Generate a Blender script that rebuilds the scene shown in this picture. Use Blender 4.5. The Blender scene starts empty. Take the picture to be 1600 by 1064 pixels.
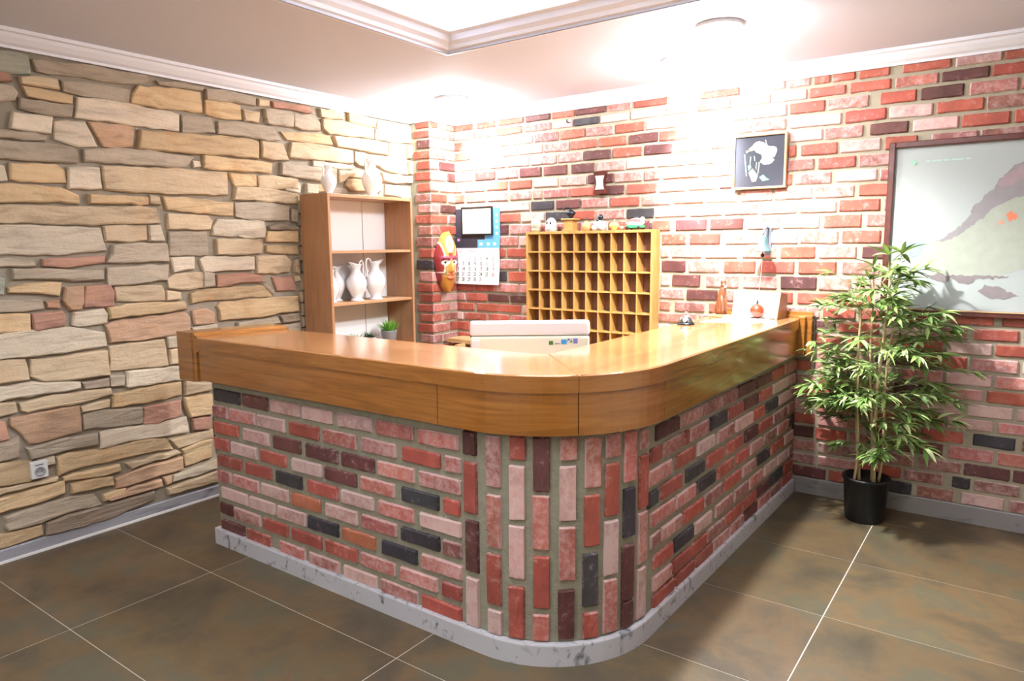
import bpy, bmesh, math, random
from mathutils import Vector, Matrix, geometry, noise
random.seed(7)
C = bpy.context.scene.collection
PI = math.pi

# ------------------------------------------------------------------ helpers
def S(r, g, b):
    f = lambda c: (c/255/12.92) if c <= 10 else ((c/255+0.055)/1.055)**2.4
    return (f(r), f(g), f(b), 1.0)

class MB:
    """collects shapes; build() links them as ONE mesh object"""
    def __init__(s):
        s.v=[]; s.f=[]; s.m=[]; s.sm=[]; s.col=[]; s.rim=[]; s.c=(1,1,1,0); s.mat=0; s.smooth=False; s.T=None
    def vert(s, p, rim=0.0):
        p = Vector(p)
        if s.T is not None: p = s.T @ p
        s.v.append(p); s.col.append(s.c); s.rim.append(rim); return len(s.v)-1
    def face(s, idx):
        s.f.append(list(idx)); s.m.append(s.mat); s.sm.append(s.smooth)
    def poly(s, pts): s.face([s.vert(p) for p in pts])
    def box(s, a, b):
        (x0,y0,z0),(x1,y1,z1) = a,b
        i=[s.vert(p) for p in ((x0,y0,z0),(x1,y0,z0),(x1,y1,z0),(x0,y1,z0),(x0,y0,z1),(x1,y0,z1),(x1,y1,z1),(x0,y1,z1))]
        for q in ((3,2,1,0),(4,5,6,7),(0,1,5,4),(1,2,6,5),(2,3,7,6),(3,0,4,7)): s.face([i[k] for k in q])
    def bbox(s, a, b, e=0.003):
        """box with chamfered edges"""
        bm=bmesh.new(); bmesh.ops.create_cube(bm,size=1)
        for v in bm.verts: v.co=Vector([(a[k]+b[k])/2+v.co[k]*(b[k]-a[k]) for k in range(3)])
        bmesh.ops.bevel(bm,geom=list(bm.edges),offset=e,segments=2,affect='EDGES',profile=0.5)
        s.add_bm(bm)
    def add_bm(s, bm):
        bm.verts.index_update(); o=len(s.v)
        for v in bm.verts: s.vert(v.co)
        for f in bm.faces: s.face([o+v.index for v in f.verts])
        bm.free()
    def prism(s, pts, vec):
        """closed polygon swept by a vector"""
        vec=Vector(vec); a=[s.vert(p) for p in pts]; b=[s.vert(Vector(p)+vec) for p in pts]; n=len(pts)
        s.face(a[::-1]); s.face(b)
        for k in range(n): s.face((a[k],a[(k+1)%n],b[(k+1)%n],b[k]))
    def tube(s, pts, r, n=10, cap=True):
        pts=[Vector(p) for p in pts]; rs=r if isinstance(r,(list,tuple)) else [r]*len(pts)
        rings=[]; up=None
        for k,p in enumerate(pts):
            d=(pts[min(k+1,len(pts)-1)]-pts[max(k-1,0)]).normalized()
            if up is None: up=d.orthogonal().normalized()
            up=(up-d*up.dot(d)).normalized(); w=d.cross(up)
            rings.append([s.vert(p+(up*math.cos(2*PI*j/n)+w*math.sin(2*PI*j/n))*rs[k]) for j in range(n)])
        for a,b in zip(rings,rings[1:]):
            for j in range(n): s.face((a[j],a[(j+1)%n],b[(j+1)%n],b[j]))
        if cap: s.face(rings[0][::-1]); s.face(rings[-1])
    def lathe(s, prof, n=24, o=(0,0,0), sx=1, sy=1):
        o=Vector(o); rings=[]
        for r,z in prof:
            rings.append([s.vert(o+Vector((0,0,z)))] if r<=1e-6 else [s.vert(o+Vector((r*sx*math.cos(2*PI*j/n),r*sy*math.sin(2*PI*j/n),z))) for j in range(n)])
        for a,b in zip(rings,rings[1:]):
            for j in range(n):
                k=(j+1)%n
                if len(a)==1 and len(b)==1: continue
                if len(a)==1: s.face((a[0],b[k],b[j]))
                elif len(b)==1: s.face((a[j],a[k],b[0]))
                else: s.face((a[j],a[k],b[k],b[j]))
    def ball(s, o, r, n=16, sx=1, sy=1, sz=1):
        s.lathe([(r*math.sin(PI*k/(n//2)),-r*sz*math.cos(PI*k/(n//2))) for k in range(n//2+1)],n,o,sx,sy)
    def blob(s, o, rad, n=14, amp=0.1, sc=4):
        o=Vector(o); rings=[]
        for k in range(n//2+1):
            t=PI*k/(n//2); ring=[]
            for j in range(n if 0<k<n//2 else 1):
                d=Vector((math.sin(t)*math.cos(2*PI*j/n),math.sin(t)*math.sin(2*PI*j/n),-math.cos(t)))
                q=1+amp*noise.noise(d*sc+o*9)
                ring.append(s.vert(o+Vector((d.x*rad[0],d.y*rad[1],d.z*rad[2]))*q))
            rings.append(ring)
        for a,b in zip(rings,rings[1:]):
            for j in range(n):
                k=(j+1)%n
                if len(a)==1: s.face((a[0],b[k],b[j]))
                elif len(b)==1: s.face((a[j],a[k],b[0]))
                else: s.face((a[j],a[k],b[k],b[j]))
    def build(s, name, mats, parent=None, attrs=False):
        me=bpy.data.meshes.new(name)
        me.from_pydata([tuple(p) for p in s.v],[],s.f)
        if not isinstance(mats,(list,tuple)): mats=[mats]
        for m in mats: me.materials.append(m)
        me.polygons.foreach_set('material_index',s.m)
        me.polygons.foreach_set('use_smooth',s.sm)
        if attrs:
            a=me.attributes.new('Col','FLOAT_COLOR','POINT'); a.data.foreach_set('color',[x for c in s.col for x in c])
            a=me.attributes.new('Rim','FLOAT','POINT'); a.data.foreach_set('value',s.rim)
        me.update()
        o=bpy.data.objects.new(name,me); C.objects.link(o)
        if parent is not None: o.parent=parent
        return o

def empty(name, loc=(0,0,0), rz=0.0):
    o=bpy.data.objects.new(name,None); C.objects.link(o); o.location=loc; o.rotation_euler=(0,0,rz); o.empty_display_size=.05
    return o
def tag(o, label, cat, group=None, kind=None):
    o['label']=label; o['category']=cat
    if group: o['group']=group
    if kind: o['kind']=kind
    return o
def thing(name,label,cat,loc=(0,0,0),rz=0.0,group=None): return tag(empty(name,loc,rz),label,cat,group)
def struct(o,label=None,cat='structure'):
    o['kind']='structure'
    if label: o['label']=label; o['category']=cat
    return o

# ------------------------------------------------------------------ materials
def mat(name, col, rough=.5, metal=0, bump=0, bscale=80, var=0, vscale=6, coat=0, spec=.5, trans=0, emit=None, ior=1.45):
    m=bpy.data.materials.new(name); m.use_nodes=True; nt=m.node_tree; b=nt.nodes['Principled BSDF']
    b.inputs['Base Color'].default_value=col; b.inputs['Roughness'].default_value=rough; b.inputs['Metallic'].default_value=metal
    b.inputs['Specular IOR Level'].default_value=spec; b.inputs['Coat Weight'].default_value=coat; b.inputs['Transmission Weight'].default_value=trans
    b.inputs['IOR'].default_value=ior; b.inputs['Coat Roughness'].default_value=.08
    if emit: b.inputs['Emission Color'].default_value=emit[0]; b.inputs['Emission Strength'].default_value=emit[1]
    tc=nt.nodes.new('ShaderNodeTexCoord')
    if var:
        n=nt.nodes.new('ShaderNodeTexNoise'); n.inputs['Scale'].default_value=vscale; n.inputs['Detail'].default_value=5
        nt.links.new(tc.outputs['Object'],n.inputs['Vector'])
        mx=nt.nodes.new('ShaderNodeMix'); mx.data_type='RGBA'
        mx.inputs[6].default_value=tuple(c*(1-var) for c in col[:3])+(1,); mx.inputs[7].default_value=tuple(min(1,c*(1+var)) for c in col[:3])+(1,)
        nt.links.new(n.outputs['Fac'],mx.inputs[0]); nt.links.new(mx.outputs[2],b.inputs['Base Color'])
    if bump:
        n=nt.nodes.new('ShaderNodeTexNoise'); n.inputs['Scale'].default_value=bscale; n.inputs['Detail'].default_value=4
        nt.links.new(tc.outputs['Object'],n.inputs['Vector'])
        bp=nt.nodes.new('ShaderNodeBump'); bp.inputs['Strength'].default_value=bump; bp.inputs['Distance'].default_value=.004
        nt.links.new(n.outputs['Fac'],bp.inputs['Height']); nt.links.new(bp.outputs[0],b.inputs['Normal'])
    return m

def nodes(m): return m.node_tree.nodes, m.node_tree.links, m.node_tree.nodes['Principled BSDF']
def ramp(N, stops):
    r=N.new('ShaderNodeValToRGB'); e=r.color_ramp.elements
    while len(e)<len(stops): e.new(.5)
    for k,(p,c) in enumerate(stops): e[k].position=p; e[k].color=c
    return r

def wood(name, dark, mid, light, scale, rough=.3, coat=0, dist=1.2, patch=.35):
    """grain: a stretched noise; scale is the per-axis frequency"""
    m=bpy.data.materials.new(name); m.use_nodes=True; N,L,b=nodes(m)
    tc=N.new('ShaderNodeTexCoord'); mp=N.new('ShaderNodeMapping'); mp.inputs['Scale'].default_value=scale
    L.new(tc.outputs['Object'],mp.inputs['Vector'])
    n=N.new('ShaderNodeTexNoise'); n.inputs['Scale'].default_value=1; n.inputs['Detail'].default_value=7; n.inputs['Roughness'].default_value=.62; n.inputs['Distortion'].default_value=dist
    L.new(mp.outputs[0],n.inputs['Vector'])
    n2=N.new('ShaderNodeTexNoise'); n2.inputs['Scale'].default_value=2.2; n2.inputs['Detail'].default_value=3
    L.new(tc.outputs['Object'],n2.inputs['Vector'])
    mx=N.new('ShaderNodeMix'); mx.data_type='FLOAT'; mx.inputs[0].default_value=patch
    L.new(n.outputs['Fac'],mx.inputs[2]); L.new(n2.outputs['Fac'],mx.inputs[3])
    r=ramp(N,[(.30,dark),(.5,mid),(.72,light)]); L.new(mx.outputs[0],r.inputs[0]); L.new(r.outputs[0],b.inputs['Base Color'])
    b.inputs['Roughness'].default_value=rough; b.inputs['Coat Weight'].default_value=coat; b.inputs['Coat Roughness'].default_value=.12
    bp=N.new('ShaderNodeBump'); bp.inputs['Strength'].default_value=.06; bp.inputs['Distance'].default_value=.002
    L.new(n.outputs['Fac'],bp.inputs['Height']); L.new(bp.outputs[0],b.inputs['Normal'])
    return m

def brick_mat():
    m=bpy.data.materials.new('painted_brick'); m.use_nodes=True; N,L,b=nodes(m)
    at=N.new('ShaderNodeAttribute'); at.attribute_name='Col'; rm=N.new('ShaderNodeAttribute'); rm.attribute_name='Rim'
    tc=N.new('ShaderNodeTexCoord')
    n=N.new('ShaderNodeTexNoise'); n.inputs['Scale'].default_value=38; n.inputs['Detail'].default_value=8; n.inputs['Roughness'].default_value=.72
    L.new(tc.outputs['Object'],n.inputs['Vector'])
    n2=N.new('ShaderNodeTexNoise'); n2.inputs['Scale'].default_value=9; n2.inputs['Detail'].default_value=4
    L.new(tc.outputs['Object'],n2.inputs['Vector'])
    # tone variation
    r=ramp(N,[(.3,(.74,.74,.74,1)),(.7,(1.16,1.15,1.15,1))]); L.new(n2.outputs['Fac'],r.inputs[0])
    mu=N.new('ShaderNodeMix'); mu.data_type='RGBA'; mu.blend_type='MULTIPLY'; mu.inputs[0].default_value=1
    L.new(at.outputs['Color'],mu.inputs[6]); L.new(r.outputs[0],mu.inputs[7])
    # lime wash: patches by the brick's own amount, strongest along its edges
    def mth(op,x,y,z=None):
        q=N.new('ShaderNodeMath'); q.operation=op
        for k,v in enumerate((x,y,z)):
            if v is None: continue
            if isinstance(v,(int,float)): q.inputs[k].default_value=v
            else: L.new(v,q.inputs[k])
        return q.outputs[0]
    ra=mth('MULTIPLY',rm.outputs['Fac'],at.outputs['Alpha'])
    s1=mth('MULTIPLY_ADD',n.outputs['Fac'],.62,mth('MULTIPLY',n2.outputs['Fac'],.18))
    s2=mth('MULTIPLY_ADD',ra,.42,s1)
    s3=mth('MULTIPLY_ADD',at.outputs['Alpha'],.30,s2)
    rr=ramp(N,[(.49,(0,0,0,1)),(.69,(1,1,1,1))]); L.new(s3,rr.inputs[0])
    ml=N.new('ShaderNodeMath'); ml.operation='MULTIPLY'; ml.inputs[1].default_value=.72; L.new(rr.outputs[0],ml.inputs[0])
    mx=N.new('ShaderNodeMix'); mx.data_type='RGBA'; mx.inputs[7].default_value=S(208,184,180)
    L.new(ml.outputs[0],mx.inputs[0]); L.new(mu.outputs[2],mx.inputs[6]); L.new(mx.outputs[2],b.inputs['Base Color'])
    b.inputs['Roughness'].default_value=.62; b.inputs['Specular IOR Level'].default_value=.35
    bp=N.new('ShaderNodeBump'); bp.inputs['Strength'].default_value=.45; bp.inputs['Distance'].default_value=.004
    L.new(n.outputs['Fac'],bp.inputs['Height']); L.new(bp.outputs[0],b.inputs['Normal'])
    return m

def stone_mat():
    m=bpy.data.materials.new('ledge_stone'); m.use_nodes=True; N,L,b=nodes(m)
    at=N.new('ShaderNodeAttribute'); at.attribute_name='Col'; tc=N.new('ShaderNodeTexCoord')
    mp=N.new('ShaderNodeMapping'); mp.inputs['Scale'].default_value=(20,5,26); L.new(tc.outputs['Object'],mp.inputs['Vector'])
    n=N.new('ShaderNodeTexNoise'); n.inputs['Scale'].default_value=1; n.inputs['Detail'].default_value=7; n.inputs['Roughness'].default_value=.6; n.inputs['Distortion'].default_value=.6
    L.new(mp.outputs[0],n.inputs['Vector'])
    n2=N.new('ShaderNodeTexNoise'); n2.inputs['Scale'].default_value=7; n2.inputs['Detail'].default_value=4; L.new(tc.outputs['Object'],n2.inputs['Vector'])
    r=ramp(N,[(.3,(.66,.62,.58,1)),(.46,(.96,.96,.95,1)),(.7,(1.15,1.13,1.1,1))]); L.new(n.outputs['Fac'],r.inputs[0])
    mu=N.new('ShaderNodeMix'); mu.data_type='RGBA'; mu.blend_type='MULTIPLY'; mu.inputs[0].default_value=.85
    L.new(at.outputs['Color'],mu.inputs[6]); L.new(r.outputs[0],mu.inputs[7])
    # ochre stains
    rr=ramp(N,[(.54,(0,0,0,1)),(.72,(1,1,1,1))]); L.new(n2.outputs['Fac'],rr.inputs[0])
    ml=N.new('ShaderNodeMath'); ml.operation='MULTIPLY'; L.new(rr.outputs[0],ml.inputs[0]); L.new(at.outputs['Alpha'],ml.inputs[1])
    mx=N.new('ShaderNodeMix'); mx.data_type='RGBA'; mx.inputs[7].default_value=S(186,146,102)
    L.new(ml.outputs[0],mx.inputs[0]); L.new(mu.outputs[2],mx.inputs[6]); L.new(mx.outputs[2],b.inputs['Base Color'])
    b.inputs['Roughness'].default_value=.85; b.inputs['Specular IOR Level'].default_value=.25
    bp=N.new('ShaderNodeBump'); bp.inputs['Strength'].default_value=.75; bp.inputs['Distance'].default_value=.014
    n4=N.new('ShaderNodeTexNoise'); n4.inputs['Scale'].default_value=34; n4.inputs['Detail'].default_value=6; n4.inputs['Roughness'].default_value=.7; L.new(tc.outputs['Object'],n4.inputs['Vector'])
    sm=N.new('ShaderNodeMath'); sm.operation='MULTIPLY_ADD'; sm.inputs[1].default_value=.5; L.new(n4.outputs['Fac'],sm.inputs[0]); L.new(n.outputs['Fac'],sm.inputs[2])
    L.new(sm.outputs[0],bp.inputs['Height']); L.new(bp.outputs[0],b.inputs['Normal'])
    return m

def tile_mat():
    m=bpy.data.materials.new('floor_tile'); m.use_nodes=True; N,L,b=nodes(m)
    tc=N.new('ShaderNodeTexCoord'); at=N.new('ShaderNodeAttribute'); at.attribute_name='Col'
    n=N.new('ShaderNodeTexNoise'); n.inputs['Scale'].default_value=2.6; n.inputs['Detail'].default_value=9; n.inputs['Roughness'].default_value=.66; n.inputs['Distortion'].default_value=.4
    L.new(tc.outputs['Object'],n.inputs['Vector'])
    r=ramp(N,[(.28,S(66,58,47)),(.42,S(84,73,55)),(.52,S(101,82,56)),(.6,S(86,81,64)),(.7,S(100,88,62)),(.82,S(116,104,78))]); L.new(n.outputs['Fac'],r.inputs[0])
    mu=N.new('ShaderNodeMix'); mu.data_type='RGBA'; mu.blend_type='MULTIPLY'; mu.inputs[0].default_value=1
    L.new(r.outputs[0],mu.inputs[6]); L.new(at.outputs['Color'],mu.inputs[7]); L.new(mu.outputs[2],b.inputs['Base Color'])
    n3=N.new('ShaderNodeTexNoise'); n3.inputs['Scale'].default_value=9; n3.inputs['Detail'].default_value=4; L.new(tc.outputs['Object'],n3.inputs['Vector'])
    mr=N.new('ShaderNodeMapRange'); mr.inputs[3].default_value=.38; mr.inputs[4].default_value=.6; L.new(n3.outputs['Fac'],mr.inputs[0]); L.new(mr.outputs[0],b.inputs['Roughness'])
    b.inputs['Specular IOR Level'].default_value=.4
    return m

def marble_mat(name, base, markc, sc=(9,9,22), lo=.60):
    m=bpy.data.materials.new(name); m.use_nodes=True; N,L,b=nodes(m)
    tc=N.new('ShaderNodeTexCoord'); mp=N.new('ShaderNodeMapping'); mp.inputs['Scale'].default_value=sc; L.new(tc.outputs['Object'],mp.inputs['Vector'])
    n=N.new('ShaderNodeTexNoise'); n.inputs['Scale'].default_value=1; n.inputs['Detail'].default_value=6; n.inputs['Distortion'].default_value=1.5; L.new(mp.outputs[0],n.inputs['Vector'])
    r=ramp(N,[(lo,base),(lo+.13,markc)]); L.new(n.outputs['Fac'],r.inputs[0]); L.new(r.outputs[0],b.inputs['Base Color'])
    b.inputs['Roughness'].default_value=.4
    return m
STONES='''G-597,479,-571,479,-571,462,-599,460;g-568,476,-514,481,-486,480,-460,481,-457,476,-469,471,-487,468,-533,467,-565,466;r-599,460,-589,459,-587,453,-600,450;t-580,458,-567,461,-548,461,-547,452,-562,452,-579,452;g-544,461,-518,463,-477,463,-480,449,-524,449,-543,451;g-600,449,-587,449,-583,443,-586,436,-601,432;o-579,450,-563,450,-535,448,-536,440,-553,440,-575,441;g-582,439,-564,439,-546,438,-536,439,-538,427,-558,426,-583,429;w-531,447,-481,449,-426,445,-427,427,-484,427,-535,427;w-589,425,-555,425,-558,409,-577,409,-592,410;w-554,421,-526,424,-516,401,-534,399,-555,404;p-522,425,-483,426,-477,425,-480,405,-510,402;g-603,407,-574,409,-562,406,-563,402,-581,400,-604,400;g-604,398,-571,399,-539,398,-536,393,-537,383,-569,382,-606,381;g-529,397,-485,402,-454,402,-413,400,-424,388,-486,386,-530,385;o-469,469,-430,473,-399,473,-398,451,-429,450,-479,449,-477,458;g-449,477,-418,481,-393,480,-396,476,-419,475,-446,474;g-392,478,-361,481,-327,479,-328,469,-354,469,-392,466;o-393,466,-363,468,-349,466,-348,450,-371,448,-393,450;g-423,445,-388,447,-384,430,-424,426;g-379,444,-345,447,-305,446,-294,432,-315,429,-346,431,-380,430;o-471,423,-427,425,-346,429,-326,426,-328,406,-358,406,-430,404,-475,403;o-400,404,-348,403,-308,402,-310,390,-359,389,-401,389;t-513,382,-476,384,-425,386,-372,386,-373,360,-428,358,-501,358,-512,359;o-369,386,-332,386,-332,373,-362,371;t-362,370,-319,371,-271,367,-273,354,-320,354,-339,356,-365,355;t-323,478,-308,478,-309,471,-323,470;r-303,478,-249,480,-242,475,-244,472,-266,472,-301,471;g-316,467,-278,470,-272,466,-274,451,-313,450;g-273,468,-241,471,-231,461,-231,451,-261,449,-273,452;t-346,462,-323,462,-325,449,-344,449;o-292,443,-229,447,-216,446,-210,435,-240,434,-283,434;t-323,428,-292,428,-284,408,-307,406,-324,408;t-278,431,-230,433,-173,431,-174,414,-209,413,-257,412,-283,412;g-295,404,-265,404,-242,403,-204,404,-205,384,-243,386,-266,387,-297,389;w-245,411,-201,411,-175,409,-175,406,-201,404,-245,404;t-330,385,-303,387,-271,385,-270,373,-304,371,-329,372;w-306,379,-272,384,-266,377,-268,367,-288,370,-299,378;w-257,381,-238,380,-239,369,-257,368;t-230,480,-190,482,-189,472,-215,469,-228,470;o-180,482,-153,481,-128,480,-130,468,-153,468,-180,469;w-125,479,-106,479,-106,469,-126,468;t-226,467,-180,469,-132,466,-133,452,-166,451,-215,449,-225,455;w-129,466,-105,468,-106,452,-131,452;t-208,447,-166,449,-108,449,-106,431,-151,433,-203,434;w-103,479,-58,478,-56,454,-104,451;w-101,449,-68,450,-68,429,-65,406,-104,408,-144,419,-144,426,-103,429;g-172,430,-151,430,-148,410,-164,412,-172,417;t-201,402,-153,405,-153,395,-183,395,-200,385;o-187,391,-161,392,-146,377,-181,376,-190,382;w-121,405,-49,403,-50,395,-92,391,-117,394;w-113,388,-68,389,-58,371,-114,374;t-63,450,-54,451,-56,431,-64,431;t-62,426,-55,427,-56,407,-63,408;o-254,380,-222,381,-221,373,-255,369;w-606,376,-600,375,-598,362,-608,360;o-595,378,-556,380,-549,375,-548,363,-569,362,-596,363;w-545,378,-516,380,-515,359,-547,357;o-608,358,-554,358,-538,351,-538,343,-576,343,-609,341;o-528,353,-468,353,-468,345,-528,344;t-466,355,-456,354,-455,345,-467,346;t-610,339,-544,340,-461,342,-456,326,-490,324,-517,323,-556,322,-588,324,-611,323;w-611,320,-572,320,-519,319,-518,308,-516,296,-552,293,-590,293,-614,293;t-517,321,-473,322,-473,307,-492,304,-516,306;w-469,322,-457,323,-453,306,-470,306;g-509,301,-498,303,-451,303,-450,283,-501,283,-517,284,-511,292;g-614,290,-583,286,-582,282,-615,282;r-576,288,-548,289,-518,291,-518,284,-549,280,-576,282;g-602,280,-571,279,-520,276,-521,266,-550,266,-572,269,-602,270;g-516,278,-482,279,-451,280,-454,263,-484,261,-517,260;G-616,273,-609,271,-611,256,-617,257;o-607,262,-593,265,-561,265,-564,252,-583,256,-596,257,-607,258;p-558,260,-541,261,-542,244,-545,237,-555,237,-561,247;r-539,260,-515,261,-511,253,-513,238,-542,239;o-451,355,-408,353,-365,351,-367,336,-394,337,-448,340;t-447,336,-400,335,-395,329,-398,319,-448,319;g-447,316,-403,317,-402,290,-449,290;w-387,331,-324,331,-322,319,-324,310,-371,311,-395,313,-394,322;t-391,308,-331,308,-328,301,-331,291,-372,289,-391,290;w-448,287,-420,288,-421,274,-445,271;w-413,285,-406,288,-342,286,-343,271,-367,271,-409,271;t-453,264,-443,269,-399,269,-397,253,-437,251,-452,254;r-393,266,-356,267,-332,263,-332,255,-367,255,-394,252;o-427,246,-408,250,-357,250,-325,251,-318,245,-319,236,-358,237,-409,237,-427,235;t-510,258,-460,257,-457,249,-457,240,-484,241,-509,243;t-455,251,-439,248,-439,241,-456,240;g-363,351,-320,354,-286,350,-288,332,-324,331,-363,335;g-282,347,-273,347,-274,330,-283,331;b-318,324,-302,328,-274,324,-274,320,-317,320;o-320,318,-274,319,-275,304,-323,305;o-322,300,-275,300,-275,289,-301,290,-324,293;t-338,287,-296,288,-286,279,-291,266,-338,266;t-280,281,-275,282,-275,263,-282,266;g-410,271,-396,268,-396,253,-411,252;r-316,260,-286,260,-281,246,-282,242,-310,243;g-332,253,-326,254,-316,243,-317,238;o-391,233,-347,234,-280,234,-280,215,-326,212,-370,212,-392,212,-392,224,-395,229;p-426,226,-408,227,-399,221,-399,210,-424,210;w-428,206,-397,208,-396,202,-427,203;b-308,210,-280,211,-279,201,-304,201;g-370,207,-312,209,-308,201,-371,201;g-303,198,-279,199,-279,187,-304,190;g-617,251,-600,250,-579,249,-578,240,-597,239,-618,240;r-576,247,-564,248,-564,240,-575,241;o-618,238,-591,236,-592,220,-620,221;r-589,236,-562,237,-560,230,-562,222,-586,219,-589,221;w-552,235,-523,236,-519,230,-521,221,-549,220,-554,222;w-620,219,-585,220,-557,220,-524,211,-523,197,-553,196,-587,195,-622,196;t-622,195,-599,193,-597,173,-624,173;t-594,192,-563,191,-523,192,-523,166,-565,167,-585,169,-596,176;w-625,170,-594,170,-552,163,-552,157,-570,156,-590,157,-626,156;b-550,162,-524,163,-524,154,-548,155;o-519,237,-478,239,-435,237,-433,229,-467,227,-518,225;p-523,219,-514,222,-435,225,-430,219,-431,201,-457,200,-493,199,-519,200,-520,211;t-521,196,-499,197,-462,197,-459,167,-495,169,-522,170;w-458,199,-442,200,-431,200,-432,185,-457,187;t-456,184,-443,185,-433,184,-434,167,-457,168;w-505,167,-444,164,-434,163,-435,148,-473,149,-504,149,-507,151;g-523,165,-507,163,-509,152,-523,154;t-441,146,-409,139,-408,130,-442,130;o-521,145,-446,146,-446,131,-484,129,-523,131;o-443,127,-408,125,-410,101,-438,103,-443,119;r-436,100,-413,99,-415,84,-435,87;r-490,124,-448,125,-448,108,-476,104,-492,106;g-552,129,-532,130,-492,125,-493,108,-534,111,-552,113;w-537,107,-488,105,-442,104,-441,86,-467,87,-508,91,-538,90;t-462,81,-411,83,-411,73,-438,71,-454,70,-458,75;o-450,67,-425,72,-413,71,-415,49,-448,47;o-580,91,-569,93,-536,88,-508,88,-485,88,-468,84,-461,71,-488,73,-537,74,-559,75,-580,72;t-515,68,-457,68,-452,64,-463,63,-508,60;p-526,53,-502,57,-451,59,-451,45,-478,44,-516,42,-526,43;o-576,69,-555,69,-521,68,-520,61,-538,60,-560,63,-575,65;o-569,60,-543,59,-529,57,-528,47,-549,49,-569,50;p-538,35,-504,40,-477,39,-476,31,-504,31,-533,31;g-463,40,-437,42,-408,45,-407,34,-438,32,-465,33;p-475,41,-465,41,-466,32,-472,31;t-471,26,-408,31,-408,17,-469,19;b-594,27,-575,29,-541,27,-512,28,-486,28,-486,19,-506,15,-529,13,-562,12,-596,15;t-607,151,-576,154,-523,152,-522,145,-552,142,-601,141,-606,144;t-626,155,-611,153,-610,143,-627,142;r-627,138,-621,136,-619,119,-629,118;p-616,138,-592,139,-555,139,-555,112,-580,110,-602,110,-609,123,-616,131;g-605,106,-580,108,-540,107,-540,95,-571,96,-602,95;t-553,137,-525,140,-526,132,-553,132;b-629,117,-611,119,-612,100,-631,99;o-631,97,-602,93,-604,73,-633,76;t-633,73,-612,72,-581,71,-583,67,-603,68,-634,67;o-634,63,-606,64,-575,65,-576,53,-599,50,-635,50;g-629,44,-600,46,-571,47,-548,43,-542,30,-575,31,-601,29,-627,30,-629,34;o-637,29,-618,27,-599,26,-598,16,-619,15,-638,15;o-539,39,-526,41,-516,40,-522,31,-539,33'''
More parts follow.
